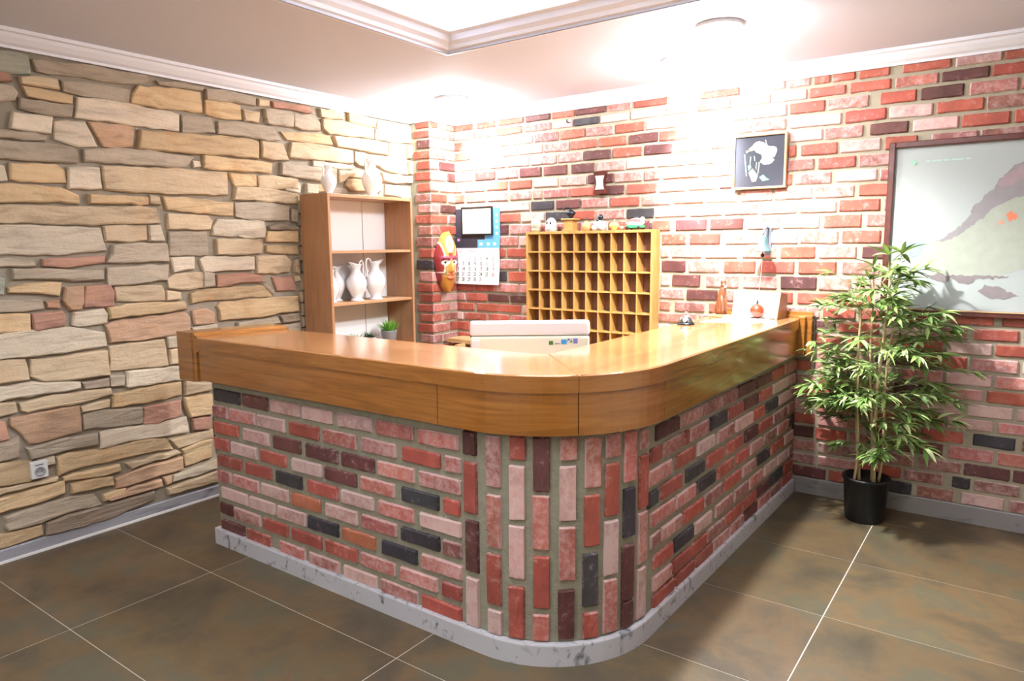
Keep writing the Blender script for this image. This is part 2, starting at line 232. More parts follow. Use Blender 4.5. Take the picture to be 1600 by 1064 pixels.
BRICKS='''175 392 r,430 604 r,640 858 r,1106 1285 r,1295 1531 d,1541 1717 p,1740 1966 r,1975 2166 w,2710 2827 p,2848 2934 r,2942 3059 r,3079 3227 r,3289 3505 r,3527 3719 w,3733 3903 r|174 382 p,391 603 m,612 844 r,1112 1274 w,1280 1477 k,1492 1698 w,1718 1922 w,1940 2151 p,2633 2813 w,2827 3015 r,3039 3236 r,3259 3453 p,3471 3671 d,3685 3868 r|186 279 r,289 506 w,515 709 p,718 937 w,1172 1364 r,1380 1593 p,1607 1813 r,1827 2036 w,2724 2911 r,2927 3134 p,3191 3359 r,3380 3567 d,3595 3794 p,3810 3952 r|180 364 r,369 592 w,601 804 w,813 1024 w,1033 1243 p,1259 1458 r,1483 1691 r,1706 1912 d,1921 2112 r,2725 3000 w,3021 3222 r,3237 3437 w,3456 3658 r,3671 3860 m|192 251 w,266 476 p,924 1134 p,1150 1355 p,1365 1570 d,1589 1802 r,1816 2008 d,2734 2908 w,2916 3114 p,3149 3330 d,3354 3555 w,3572 3770 r,3791 3964 r|185 385 p,1033 1227 d,1265 1444 d,1469 1679 p,1693 1897 w,1911 2090 p,2726 2766 r,2794 2987 r,3005 3204 w,3226 3378 r,3442 3643 m,3656 3851 m|183 277 p,946 1150 w,1172 1377 p,1397 1596 d,1606 1805 p,1819 1931 m,2724 2869 m,2891 3085 r,3103 3277 m|186 295 r,940 1015 p,1032 1238 p,1254 1466 r,1486 1671 d,1696 1905 r,2723 2751 r,2768 2964 p,2988 3194 w,3212 3370 p|626 905 w,922 1117 k,1139 1335 d,1351 1558 p,1573 1784 r,1808 2007 p,2458 2648 p,2653 2864 p,2883 3086 p,3110 3307 r|631 820 r,833 1037 w,1049 1276 k,1282 1451 r,1472 1683 p,1698 1894 k,1900 2116 w,2143 2347 p,2360 2562 m,2583 2781 p,2801 2998 p,3014 3218 r,3238 3426 m|567 714 d,731 916 p,931 1100 p,1111 1352 p,1368 1550 p,1565 1729 r,1879 2008 r,2046 2249 d,2272 2476 d,2504 2692 p,2712 2913 w,2935 3131 r,3157 3336 m|623 802 p,813 996 w,1953 2114 r,2141 2337 r,2372 2580 p,2637 2797 p,2811 3015 p,3036 3230 r|494 684 r,701 899 r,1948 2001 p,2022 2221 p,2247 2448 w,2479 2679 p,2705 2896 r,2916 3114 p,3145 3346 d|620 806 p,817 995 p,1957 2115 d,2139 2339 p,2368 2559 r,2590 2785 r,2810 3013 r,3045 3234 m|491 693 k,716 898 r,1952 2012 w,2030 2216 d,2256 2460 p,2491 2689 p,2713 2913 d,2925 3091 p,3114 3255 p|195 379 r,385 588 r,595 804 p,815 994 p,1947 2112 p,2130 2329 d,2361 2574 p,2600 2783 r,2812 3005 r,3039 3217 r|186 286 p,301 503 r,509 713 d,728 944 d,1949 2017 r,2051 2251 m,2279 2465 r,2956 3128 r,3150 3323 r,3379 3555 r,3587 3774 r,3811 3999 r|191 376 r,402 617 r,624 823 r,1943 2196 m,2919 3024 d,3269 3451 w,3466 3663 m,3692 3882 r|189 262 w,272 500 r,2922 3073 r,3368 3555 r,3579 3776 w,3793 3970 r|194 325 r,2937 2996 p,3465 3671 r,3693 3891 p|3373 3566 p,3584 3785 w,3801 4003 p|2826 2941 m,2947 3135 r,3342 3542 d,3552 3753 p,3771 3988 r|2815 3017 r,3062 3262 m,3277 3448 r,3475 3668 w,3691 3885 w|3394 3588 r,3603 3805 w,3828 4034 p|2822 2938 r,3491 3681 r,3727 3906 k,3936 4125 m|2812 2935 d,2949 3113 r,3397 3593 d,3621 3818 p,3837 4046 p|2801 2946 m,3272 3460 m,3486 3687 m,3692 3895 d,3911 4095 d|2798 2949 m,3422 3603 m,3648 3727 k,3746 3942 m|2829 3013 d,3274 3458 k,3490 3658 m,3692 3879 w,3902 4085 m'''
CL='''0 682 893 k;0 915 1110 d;0 1136 1344 w;0 1357 1558 w;0 1591 1798 w;0 1821 2024 p;0 2052 2253 p;1 661 786 m;1 792 1011 p;1 1015 1229 w;1 1263 1463 r;1 1493 1700 p;1 1732 1931 p;1 1965 2159 r;1 2183 2260 p;2 663 865 r;2 908 1105 w;2 1141 1335 d;2 1372 1581 d;2 1606 1802 d;2 1824 2025 p;2 2050 2258 p;3 653 779 r;3 801 1006 w;3 1037 1225 r;3 1269 1473 w;3 1494 1691 d;3 1720 1914 p;3 1954 2148 k;3 2172 2252 r;4 679 877 r;4 913 1110 r;4 1146 1332 k;4 1374 1571 r;4 1596 1789 w;4 1820 2016 p;4 2050 2258 w;5 670 780 m;5 802 1007 p;5 1028 1227 w;5 1256 1453 o;5 1488 1690 w;5 1717 1917 p;5 1944 2147 k;5 2167 2256 m;6 695 907 w;6 924 1125 w;6 1145 1350 w;6 1362 1565 k;6 1591 1793 o;6 1832 2027 k;6 2052 2259 p;7 674 778 d;7 784 1002 p;7 1027 1212 r;7 1246 1450 r;7 1477 1684 r;7 1705 1904 p;7 1934 2133 p;7 2156 2252 r;8 676 869 d;8 891 1080 r;8 1147 1331 p;8 1362 1563 p;8 1592 1796 w;8 1820 2028 p;8 2049 2250 r'''
CR='''0 -1925 -1718 d;0 -1695 -1502 p;0 -1484 -1276 m;0 -1246 -1043 m;0 -1026 -781 d;0 -744 -506 d;1 -1972 -1880 r;1 -1859 -1667 m;1 -1593 -1397 p;1 -1369 -1172 k;1 -1154 -951 r;1 -934 -716 d;1 -696 -495 r;1 -462 -230 w;1 -206 -10 w;2 -1989 -1782 p;2 -1737 -1550 r;2 -1511 -1320 w;2 -1276 -1069 p;2 -1036 -799 w;2 -781 -607 r;2 -567 -367 k;2 -354 -145 w;2 -121 82 m;3 -1985 -1904 k;3 -1872 -1680 r;3 -1627 -1439 k;3 -1398 -1203 r;3 -1147 -950 r;3 -898 -707 d;3 -676 -464 r;3 -430 -180 m;3 -156 70 m;4 -1962 -1741 p;4 -1727 -1526 p;4 -1505 -1300 k;4 -1262 -1059 r;4 -1003 -835 r;4 -809 -626 p;4 -586 -374 m;4 -352 -143 p;4 -119 58 k;5 -1958 -1874 m;5 -1864 -1670 p;5 -1646 -1434 r;5 -1412 -1203 m;5 -1163 -949 r;5 -914 -713 p;5 -686 -492 k;5 -449 -225 r;5 -201 -30 w;6 -1735 -1539 k;6 -1526 -1334 w;6 -1276 -1057 m;6 -1024 -832 m;6 -803 -595 p;6 -562 -348 w;6 -326 -139 w;6 -114 11 m;7 -1370 -1161 m;7 -1146 -930 r;7 -895 -691 r;7 -671 -488 d;7 -458 -221 k;7 -197 0 r'''
RZ=[2.389, 2.328, 2.25, 2.172, 2.095, 2.013, 1.932, 1.853, 1.773, 1.692, 1.612, 1.518, 1.435, 1.348, 1.255, 1.164, 1.09, 1.01, 0.937, 0.857, 0.77, 0.693, 0.613, 0.534, 0.46, 0.373, 0.291, 0.211, 0.136]
ARC=[[(-0.126, 0.741, 0.831, 'd'), (-0.126, 0.521, 0.714, 'r'), (-0.116, 0.296, 0.494, 'd'), (-0.119, 0.083, 0.272, 'w')], [(0.112, 0.639, 0.827, 'p'), (0.112, 0.415, 0.611, 'p'), (0.104, 0.196, 0.389, 'r'), (0.109, 0.08, 0.175, 'w')], [(0.325, 0.749, 0.835, 'r'), (0.317, 0.532, 0.729, 'w'), (0.312, 0.314, 0.51, 'w'), (0.305, 0.088, 0.283, 'r')], [(0.515, 0.642, 0.836, 'd'), (0.509, 0.428, 0.626, 'p'), (0.513, 0.21, 0.404, 'r'), (0.509, 0.087, 0.186, 'p')], [(0.732, 0.752, 0.835, 'p'), (0.726, 0.536, 0.731, 'w'), (0.722, 0.314, 0.512, 'p'), (0.715, 0.093, 0.28, 'd')], [(0.935, 0.648, 0.831, 'p'), (0.93, 0.433, 0.621, 'r'), (0.918, 0.209, 0.406, 'k'), (0.922, 0.087, 0.185, 'r')], [(1.12, 0.748, 0.833, 'p'), (1.115, 0.533, 0.725, 'r'), (1.108, 0.312, 0.515, 'w'), (1.105, 0.092, 0.295, 'p')], [(1.306, 0.642, 0.831, 'p'), (1.304, 0.432, 0.619, 'k'), (1.295, 0.196, 0.405, 'd'), (1.295, 0.087, 0.187, 'd')], [(1.5, 0.746, 0.819, 'p'), (1.5, 0.521, 0.721, 'r'), (1.492, 0.307, 0.506, 'p'), (1.485, 0.093, 0.289, 'w')]]
MAPP={'land': [(3.446, 1.48), (3.518, 1.498), (3.579, 1.553), (3.636, 1.624), (3.678, 1.694), (3.747, 1.779), (3.842, 1.869), (3.886, 1.362), (3.779, 1.311), (3.719, 1.31), (3.659, 1.286), (3.555, 1.293), (3.454, 1.338), (3.382, 1.424)] ,
'ridge': [(3.842, 1.873), (3.787, 1.838), (3.746, 1.797), (3.731, 1.75), (3.691, 1.721), (3.675, 1.686), (3.642, 1.66), (3.64, 1.624), (3.601, 1.571), (3.571, 1.544), (3.526, 1.507), (3.494, 1.489), (3.55, 1.496), (3.596, 1.525), (3.655, 1.578), (3.699, 1.609), (3.726, 1.648), (3.769, 1.668), (3.811, 1.697), (3.854, 1.709)] ,
'pink': [(3.788, 1.829), (3.843, 1.86), (3.848, 1.795), (3.793, 1.759), (3.749, 1.757), (3.743, 1.78)] ,
'coast': [(3.456, 1.31), (3.515, 1.283), (3.556, 1.274), (3.571, 1.303), (3.612, 1.28), (3.66, 1.272), (3.689, 1.303), (3.78, 1.3), (3.824, 1.317), (3.779, 1.314), (3.688, 1.316), (3.594, 1.314), (3.513, 1.325)] ,
'isle': [(3.693, 1.232), (3.722, 1.269), (3.782, 1.266), (3.829, 1.236), (3.86, 1.219), (3.795, 1.198), (3.749, 1.201)] ,
'blue': [(3.346, 1.495), (3.433, 1.492), (3.446, 1.48), (3.428, 1.433), (3.409, 1.405), (3.357, 1.424)] ,
'orange': [(3.788, 1.619), (3.798, 1.628), (3.808, 1.641), (3.816, 1.627), (3.835, 1.618), (3.83, 1.592), (3.815, 1.597), (3.805, 1.582)] ,
'orange2': [(3.757, 1.576), (3.766, 1.592), (3.775, 1.593), (3.78, 1.571)] ,
'emblem': [(3.358, 1.904), (3.372, 1.918), (3.387, 1.902), (3.373, 1.886)] ,}
FLOWER={'white': [(2.528, 2.074), (2.546, 2.088), (2.565, 2.092), (2.586, 2.085), (2.594, 2.081), (2.611, 2.067), (2.632, 2.055), (2.649, 2.055), (2.67, 2.048), (2.678, 2.033), (2.675, 2.017), (2.664, 1.989), (2.648, 1.984), (2.662, 1.973), (2.661, 1.967), (2.649, 1.953), (2.633, 1.946), (2.6, 1.944), (2.574, 1.963), (2.589, 1.991), (2.58, 2.01), (2.546, 2.027), (2.535, 2.045)] ,
'peach': [(2.499, 2.048), (2.528, 2.07), (2.537, 2.04), (2.508, 2.034)] ,
'leaf': [(2.573, 1.867), (2.598, 1.882), (2.619, 1.86), (2.639, 1.849), (2.595, 1.841)] ,
'bud': [(2.504, 1.901), (2.529, 1.924), (2.564, 1.88), (2.553, 1.843), (2.528, 1.84)] ,
'bud2': [(2.498, 1.943), (2.515, 1.95), (2.52, 1.929), (2.504, 1.913)] ,
'stem1': [(2.472, 2.016), (2.478, 2.016), (2.494, 1.88), (2.488, 1.878)] ,
'stem2': [(2.511, 2.001), (2.517, 2.0), (2.514, 1.946), (2.509, 1.949)] ,
'stem3': [(2.567, 1.963), (2.574, 1.961), (2.567, 1.888), (2.561, 1.891)] ,
'stem4': [(2.534, 2.003), (2.54, 2.001), (2.544, 1.971), (2.54, 1.969)] ,
'stem5': [(2.548, 1.931), (2.551, 1.964), (2.555, 1.963), (2.553, 1.91)] ,
'fil': [(2.602, 2.099), (2.606, 2.099), (2.616, 2.067), (2.61, 2.067)] ,
'yel': [(2.484, 2.036), (2.495, 2.04), (2.503, 2.035), (2.487, 2.024)] ,}
LE=(330,400,460); SPT=(370,450,240); LA=(0,0,0,60,85,58,3); EXPO=0.0
# ------------------------------------------------------------------ shared materials
M={}
M['brick']=brick_mat(); M['stone']=stone_mat(); M['tile']=tile_mat()
M['mortar']=mat('mortar_grey',S(158,150,130),.9,bump=.6,bscale=120,var=.14,vscale=14)
M['mortar2']=mat('mortar_counter',S(140,137,119),.9,bump=1,bscale=90,var=.22,vscale=30)
M['smortar']=mat('mortar_stone',S(150,140,124),.9,bump=.6,bscale=90,var=.2,vscale=9)
M['grout']=mat('grout',S(186,178,168),.8)
M['plaster']=mat('ceiling_plaster',S(212,217,232),.85,bump=.05,bscale=60)
M['wallpaint']=mat('wall_paint',S(222,212,196),.8)
M['crown']=mat('crown_white',S(226,229,238),.5)
M['base_s']=marble_mat('skirting_grey',S(150,150,156),S(108,108,116),(3,3,14),.56)
M['base_b']=marble_mat('skirting_slate',S(132,128,126),S(104,100,100),(4,4,14),.58)
M['base_c']=marble_mat('counter_skirting',S(186,186,192),S(92,92,98),(15,15,12),.57)
D,MI,LI=S(104,60,24),S(152,92,38),S(182,122,60)
M['fascia']=wood('fascia_wood',S(106,62,22),S(140,87,32),S(164,109,48),(2.2,2.2,34),.22,.5)
M['top_l']=wood('top_wood_x',S(138,90,52),S(174,122,76),S(198,152,106),(1.6,22,4),.2,.8)
M['top_r']=wood('top_wood_y',S(138,90,52),S(174,122,76),S(198,152,106),(22,1.6,4),.2,.8)
M['shelf']=wood('shelf_wood',S(140,98,66),S(166,122,86),S(182,142,104),(24,24,2.2),.45)
M['shelf_h']=wood('shelf_wood_flat',S(150,108,74),S(176,134,98),S(192,152,114),(24,2.2,24),.45)
M['oak']=wood('rack_oak',S(158,114,58),S(180,138,78),S(197,159,99),(30,30,4),.4)
M['rackback']=wood('rack_back',S(96,60,44),S(120,78,58),S(140,96,70),(26,26,3),.5)
M['desk']=wood('desk_wood',S(184,140,92),S(206,166,116),S(220,186,138),(3,22,22),.4)
M['darkwood']=wood('dark_frame',S(60,26,22),S(84,38,32),S(104,52,44),(14,14,14),.25,.6)
M['medwood']=wood('figure_wood',S(84,46,26),S(118,68,40),S(144,90,58),(30,30,8),.4)
M['darkw2']=wood('stand_wood',S(110,74,48),S(142,102,70),S(166,126,90),(4,4,40),.4)
M['lightwood']=wood('light_wood',S(176,132,86),S(200,158,108),S(216,178,130),(30,30,8),.45)
M['white_cer']=mat('white_ceramic',S(236,236,238),.16,coat=.5)
M['white']=mat('white_panel',S(244,245,248),.5)
M['paper']=mat('white_paper',S(238,238,236),.7)
M['cream']=mat('cream_plastic',S(220,218,200),.4,var=.02)
M['silver']=mat('silver_plastic',S(226,226,232),.28,metal=.15)
M['black']=mat('black_plastic',S(26,27,29),.42,bump=.05)
M['soil']=mat('dark_soil',S(44,36,30),.95,bump=.8,bscale=60)
M['chrome']=mat('chrome',S(220,222,226),.08,metal=1)
M['gunmetal']=mat('dark_metal',S(58,64,72),.35,metal=.8)
M['verdigris']=mat('blue_grey_metal',S(104,138,144),.4,metal=.5)
M['glass']=mat('clear_glass',(1,1,1,1),.02,trans=1)
M['green']=mat('leaf_green',S(92,128,58),.4,var=.3,vscale=9)
M['leaf']=None
M['cane']=mat('cane_tan',S(182,160,118),.5,var=.18,vscale=12)
M['socketw']=mat('socket_white',S(214,214,212),.4)
M['lamp']=mat('lamp_diffuser',(1,1,1,1),.5,emit=((1,.95,.88,1),26))
def flat(name,c,r=.6,**k):
    if name not in M: M[name]=mat(name,c,r,**k)
    return M[name]

CLS={'r':((158,80,68),.2),'o':((172,104,76),.15),'p':((170,98,88),.52),'w':((180,136,127),.8),'m':((140,88,80),.42),'d':((94,56,54),.14),'k':((62,58,62),.12)}
CLSW=dict(CLS); CLSW.update({'r':((168,86,70),.2),'p':((174,104,94),.5),'w':((186,142,134),.72),'m':((144,92,82),.4)})
def brick(mb, mp, u0,u1,z0,z1, cls, depth=.012, j=.0022, pal=None):
    c,w=(pal or CLS)[cls]; q=random.uniform(.9,1.1)
    cc=S(*[min(255,v*q*random.uniform(.97,1.03)) for v in c]); mb.c=(cc[0],cc[1],cc[2],min(1.15,w*random.uniform(.75,1.2)))
    e=.005
    def cuts(a,b,n): return [a]+[a+e+(b-a-2*e)*k/n for k in range(n+1)]+[b]
    us=cuts(u0,u1,max(1,int(round((u1-u0)/.032)))); zs=cuts(z0,z1,1 if z1-z0<.09 else max(1,int(round((z1-z0)/.05))))
    nu,nz=len(us),len(zs); g=[]; tilt=random.uniform(-.05,.05)*.03
    dz=[random.gauss(0,j*.6) for _ in range(4)]
    for a,u in enumerate(us):
        row=[]
        for b,z in enumerate(zs):
            bd=a in(0,nu-1) or b in(0,nz-1); cr=a in(0,nu-1) and b in(0,nz-1)
            t=(u-u0)/(u1-u0); zz=z+(dz[0]*(1-t)+dz[1]*t if b<nz/2 else dz[2]*(1-t)+dz[3]*t)
            uu=u
            if bd: uu+=random.gauss(0,j*.5); zz+=random.gauss(0,j*.6)
            if cr: uu+=(.006 if a==0 else -.006); zz+=(.005 if b==0 else -.005)
            d=depth*(.5 if bd else 1)+(0 if bd else random.gauss(0,.0007))
            row.append(mb.vert(mp(uu,zz,d),1.0 if bd else 0.0))
        g.append(row)
    for a in range(nu-1):
        for b in range(nz-1): mb.face((g[a][b],g[a+1][b],g[a+1][b+1],g[a][b+1]))
    loop=[(a,0) for a in range(nu)]+[(nu-1,b) for b in range(1,nz)]+[(a,nz-1) for a in range(nu-2,-1,-1)]+[(0,b) for b in range(nz-2,0,-1)]
    sk=[]
    for a,b in loop:
        uu,zz=us[a],zs[b]; sk.append(mb.vert(mp(uu+(.002 if a else -.002)*(1 if a in(0,nu-1) else 0),zz,-.002),.6))
    for k in range(len(loop)):
        k2=(k+1)%len(loop); mb.face((g[loop[k][0]][loop[k][1]],sk[k],sk[k2],g[loop[k2][0]][loop[k2][1]]))
def rnd_cls(): return random.choices('rpwmdk',(30,30,16,14,7,3))[0]
def spaced(iv, gap=.016):
    """keep a mortar joint between neighbours"""
    iv=sorted(iv); out=[]
    for a,b,c in iv:
        if out and a-out[-1][1]<gap:
            m=(a+out[-1][1])/2; out[-1]=(out[-1][0],m-gap/2,out[-1][2]); a=m+gap/2
        out.append((a,b,c))
    return out
def fill_row(iv, A, B, joint=.02, L=.205):
    """brick intervals that fill what the given ones leave free between A and B"""
    iv=sorted(iv); out=[]; cur=A
    for a,b,_ in iv+[(B+joint,B+joint,'')]:
        g=a-joint-cur
        if g>.035:
            n=max(1,round((g+joint)/(L+joint))); l=(g-(n-1)*joint)/n
            for k in range(n):
                s=cur+k*(l+joint); out.append((s,s+l,rnd_cls()))
        cur=max(cur,b+joint)
    return out

# ------------------------------------------------------------------ the setting
XW,YW=5.8,-6.6; H=2.49; HC=2.41          # room size, ceiling height, underside of the cornice
# floor: 1.2 x 0.6 m tiles with pale grout
fl=MB(); fl.mat=1; fl.c=(1,1,1,1); fl.box((-.1,YW-.1,-.12),(XW+.1,.1,-.0012)); fl.mat=0
gx,gy=.923,-2.6536
for i in range(-1,5):
    for k in range(-7,6):
        x0,x1=max(-.05,gx+1.2*i+.0024),min(XW+.05,gx+1.2*(i+1)-.0024); y0,y1=max(YW-.05,gy+.6*k+.002),min(.05,gy+.6*(k+1)-.002)
        if x1<=x0 or y1<=y0: continue
        q=random.uniform(.8,.97); fl.c=(q*random.uniform(.97,1.03),q,q*random.uniform(.95,1.03),1)
        fl.box((x0,y0,-.0036),(x1,y1,0))
struct(fl.build('floor',[M['tile'],M['grout']],attrs=True),'brown rectangular stone floor tiles with pale grout lines','floor')

# ceiling with a recessed tray
TX0,TX1,TY0,TY1,TZ=1.34,4.7,-5.6,-1.385,2.66
ce=MB()
for a,b in (((-.1,YW-.1),(TX0,.1)),((TX1,YW-.1),(XW+.1,.1)),((TX0,TY1),(TX1,.1)),((TX0,YW-.1),(TX1,TY0))):
    ce.box((a[0],a[1],H),(b[0],b[1],H+.3))
ce.box((TX0-.02,TY0-.02,TZ),(TX1+.02,TY1+.02,TZ+.13))
struct(ce.build('ceiling',M['plaster']),'white plaster ceiling with a recessed tray','ceiling')

def sweep(mb, prof, path):
    """path(d,z) gives the polyline of one profile point"""
    rings=[[mb.vert(p) for p in path(d,z)] for d,z in prof]
    for a,b in zip(rings,rings[1:]):
        for k in range(len(a)-1): mb.face((a[k],a[k+1],b[k+1],b[k]))
PX,PY=.205,-.29                          # the brick pillar in the corner
crown=[(.0,HC),(.012,HC),(.014,HC+.012),(.03,HC+.022),(.05,HC+.045),(.058,HC+.06),(.072,HC+.064),(.075,H),(.0,H)]
cm=MB(); sweep(cm,crown,lambda d,z:[(d,YW,z),(d,PY-d,z),(PX+d,PY-d,z),(PX+d,-d,z),(XW,-d,z)])
struct(cm.build('trim_1',M['crown']),'white cornice moulding along the top of the walls','moulding')
tm=MB(); tp=[(.0,H-.004),(-.018,H-.004),(-.02,H+.01),(.02,H+.014),(.03,H+.03),(.05,H+.045),(.062,H+.07),(.085,H+.078),(.09,H+.1),(.0,H+.1)]
def tpath(d,z): return [(TX0+d,TY0+d,z),(TX0+d,TY1-d,z),(TX1-d,TY1-d,z),(TX1-d,TY0+d,z),(TX0+d,TY0+d,z)]
sweep(tm,tp,tpath)
struct(tm.build('trim_2',M['crown']),'white moulding around the recessed ceiling tray','moulding')

# left wall: ledge stone cladding
def inside(p,poly):
    c=False; n=len(poly)
    for k in range(n):
        (x1,y1),(x2,y2)=poly[k],poly[k-1]
        if (y1>p[1])!=(y2>p[1]) and p[0]<(x2-x1)*(p[1]-y1)/(y2-y1)+x1: c=not c
    return c
SC={'t':((194,174,146),.3),'g':((172,159,141),.1),'o':((198,172,136),.6),'w':((204,191,171),.2),'G':((164,166,150),.05),'r':((172,132,114),.25),'p':((184,152,126),.35),'b':((152,137,121),.12)}
def stone(mb, poly, cls):
    c,w=SC[cls]; q=random.uniform(.93,1.06); cc=S(*[min(255,v*q) for v in c]); mb.c=(cc[0],cc[1],cc[2],w)
    pts=[]
    n=len(poly)
    for k in range(n):
        a=Vector(poly[k]); b=Vector(poly[(k+1)%n]); d=(b-a).length; m=max(1,int(d/.045))
        for i in range(m):
            p=a.lerp(b,i/m)
            if i: p=p+Vector((random.gauss(0,.0022),random.gauss(0,.0028)))
            pts.append(p)
    area=sum(pts[k-1].x*pts[k].y-pts[k].x*pts[k-1].y for k in range(len(pts)))
    if area<0: pts.reverse()
    n=len(pts)
    nr=[]
    for k in range(n):
        d=(pts[(k+1)%n]-pts[k-1]); nv=Vector((-d.y,d.x))
        nr.append(nv.normalized() if nv.length>1e-6 else Vector((0,0)))
    cy=sum(p.x for p in pts)/n; cz=sum(p.y for p in pts)/n
    h=random.uniform(.010,.024); ty,tz=random.uniform(-.03,.03),random.uniform(-.08,.04)
    minz=max(p.y for p in pts)-min(p.y for p in pts); i2=min(.011,minz*.2)
    rings=[]
    for ins,f in ((-.004,-1),(-.003,.45),(.001,.85),(i2*.6,1)):
        ring=[]
        for k in range(n):
            p=pts[k]+nr[k]*ins
            hh=h+ty*(p.x-cy)+tz*(p.y-cz)+(random.gauss(0,.0012) if f>.5 else 0)
            ring.append(mb.vert((-.014 if f<0 else hh*f,p.x,p.y),0))
        rings.append(ring)
    for a,b in zip(rings,rings[1:]):
        for k in range(n): mb.face((a[k],a[(k+1)%n],b[(k+1)%n],b[k]))
    tri=geometry.tessellate_polygon([[Vector((pts[k].x+nr[k].x*i2*.6,pts[k].y+nr[k].y*i2*.6,0)) for k in range(n)]])
    for t in tri: mb.face([rings[-1][i] for i in t])
SP=[]
for s in STONES.split(';'):
    v=list(map(int,s[1:].split(','))); SP.append((s[0],[(v[k]/200,v[k+1]/200) for k in range(0,len(v),2)]))
sw=MB(); sw.mat=1; sw.box((-.12,YW-.1,-.1),(-.010,.1,H+.05)); sw.mat=0
BB=[(min(p[0] for p in q),max(p[0] for p in q),min(p[1] for p in q),max(p[1] for p in q)) for _,q in SP]
taken=[q for _,q in SP]
for c,q in SP: stone(sw,q,c)
def free(y0,y1,z0,z1):
    for a in range(7):
        for b in range(5):
            p=(y0+(y1-y0)*a/6,z0+(z1-z0)*b/4)
            for (ya,yb,za,zb),q in zip(BB,taken):
                if ya-.006<p[0]<yb+.006 and za-.006<p[1]<zb+.006 and (inside(p,q) or inside((p[0]+.012,p[1]),q) or inside((p[0]-.012,p[1]),q) or inside((p[0],p[1]+.012),q) or inside((p[0],p[1]-.012),q)): return False
    return True
for hmul,lr in ((1,(.24,.6)),(.8,(.12,.3)),(.45,(.06,.2))):
    z=.068
    while z<2.38:
        h=random.uniform(.07,.13)*hmul; h=min(h,2.405-z); y=YW
        while y<-.31:
            l=random.uniform(*lr); l=min(l,-.30-y)
            if l>.045 and free(y+.004,y+l-.012,z,z+h-.012):
                q=[(y+random.uniform(0,.008),z+random.uniform(-.003,.006)),(y+l-.014,z+random.uniform(-.003,.006)),(y+l-.014-random.uniform(0,.012),z+h-.013),(y+random.uniform(0,.012),z+h-.013+random.uniform(-.004,.004))]
                stone(sw,q,random.choices('tgowrpb',(30,22,18,14,5,5,6))[0])
                taken.append(q); BB.append((min(p[0] for p in q),max(p[0] for p in q),min(p[1] for p in q),max(p[1] for p in q)))
                y+=l
            else: y+=.03 if hmul==1 else .015
        z+=h if hmul==1 else .02
struct(sw.build('wall_left',[M['stone'],M['smortar']],attrs=True),'stone clad side wall in beige ledge stones','wall')

# back wall and pillar: brick slips
bw=MB(); bw.mat=1; bw.c=(1,1,1,1); bw.box((-.1,.003,-.1),(XW+.1,.12,H+.05)); bw.mat=0
mpb=lambda u,z,d:(u,.003-d,z)
ROWS=[[(int(t.split()[0])/1000,int(t.split()[1])/1000,t.split()[2]) for t in r.split(',') if t] for r in BRICKS.split('|')]
for k,r in enumerate(ROWS):
    zc=RZ[k]; zt=(RZ[k-1]+zc)/2 if k else HC+.005; zb=(RZ[k+1]+zc)/2 if k<28 else .10
    h0,h1=(zb+.0095 if k<28 else .1),(min(zt-.0095,HC) if k else HC)
    r=spaced(r,.014)
    for a,b,c in r+fill_row(r,PX+.004,XW-.02): brick(bw,mpb,a,b,h0,h1,c,pal=CLSW)
struct(bw.build('wall_back',[M['brick'],M['mortar']],attrs=True),'red brick back wall behind the reception counter','wall')
pl=MB(); pl.mat=1; pl.box((-.02,PY+.008,0),(PX-.008,.02,H)); pl.mat=0
mpx=lambda u,z,d:(PX-.008+d,u,z); mpy=lambda u,z,d:(u,PY+.008-d,z)
for k in range(29):
    zc=RZ[k]; zt=(RZ[k-1]+zc)/2 if k else HC; zb=(RZ[k+1]+zc)/2 if k<28 else .10
    h0,h1=zb+.0095,zt-(.0095 if k else 0); c=rnd_cls() if k%3 else 'r'
    s=PY+(.0 if k%2 else .0); m=-.10 if k%2 else -.19
    brick(pl,mpx,PY+.002,m-.009,h0,h1,c if k>9 else random.choice('pprw'),pal=CLSW)
    brick(pl,mpx,m+.009,-.006,h0,h1,rnd_cls() if k>9 else random.choice('ppdw'),pal=CLSW)
    brick(pl,mpy,.04 if k%2 else .07,PX-.002,h0,h1,'r' if c in 'wp' and random.random()<.6 else c,pal=CLSW)
struct(pl.build('wall_pillar',[M['brick'],M['mortar']],attrs=True),'square brick pillar in the corner of the room','pillar')
for nm,a,b in (('wall_right',(XW,YW-.1,-.1),(XW+.12,.1,H+.05)),('wall_front',(-.1,YW-.12,-.1),(XW+.1,YW,H+.05))):
    w=MB(); w.box(a,b); struct(w.build(nm,M['wallpaint']),'plain painted '+nm.split('_')[1]+' wall of the lobby','wall')
# skirtings
sk=MB(); pr=[(-.012,.068),(.006,.066),(.010,.060),(.012,.0)]
sweep(sk,pr,lambda d,z:[(d,YW,z),(d,PY-d,z)])
sk.mat=1; sweep(sk,[(.0125,.012),(.020,.009),(.022,0)],lambda d,z:[(d,YW,z),(d,PY-d,z)])
struct(sk.build('baseboard_left',[M['base_s'],flat('seal_line',S(206,204,202),.6)]),'grey skirting at the foot of the stone wall','skirting')
sk=MB(); pr=[(-.012,.098),(.008,.097),(.011,.092),(.011,.0)]
sweep(sk,pr,lambda d,z:[(0,PY-d,z),(PX+d,PY-d,z),(PX+d,-d,z),(XW,-d,z)])
struct(sk.build('baseboard_back',M['base_b']),'grey tile skirting at the foot of the brick wall','skirting')

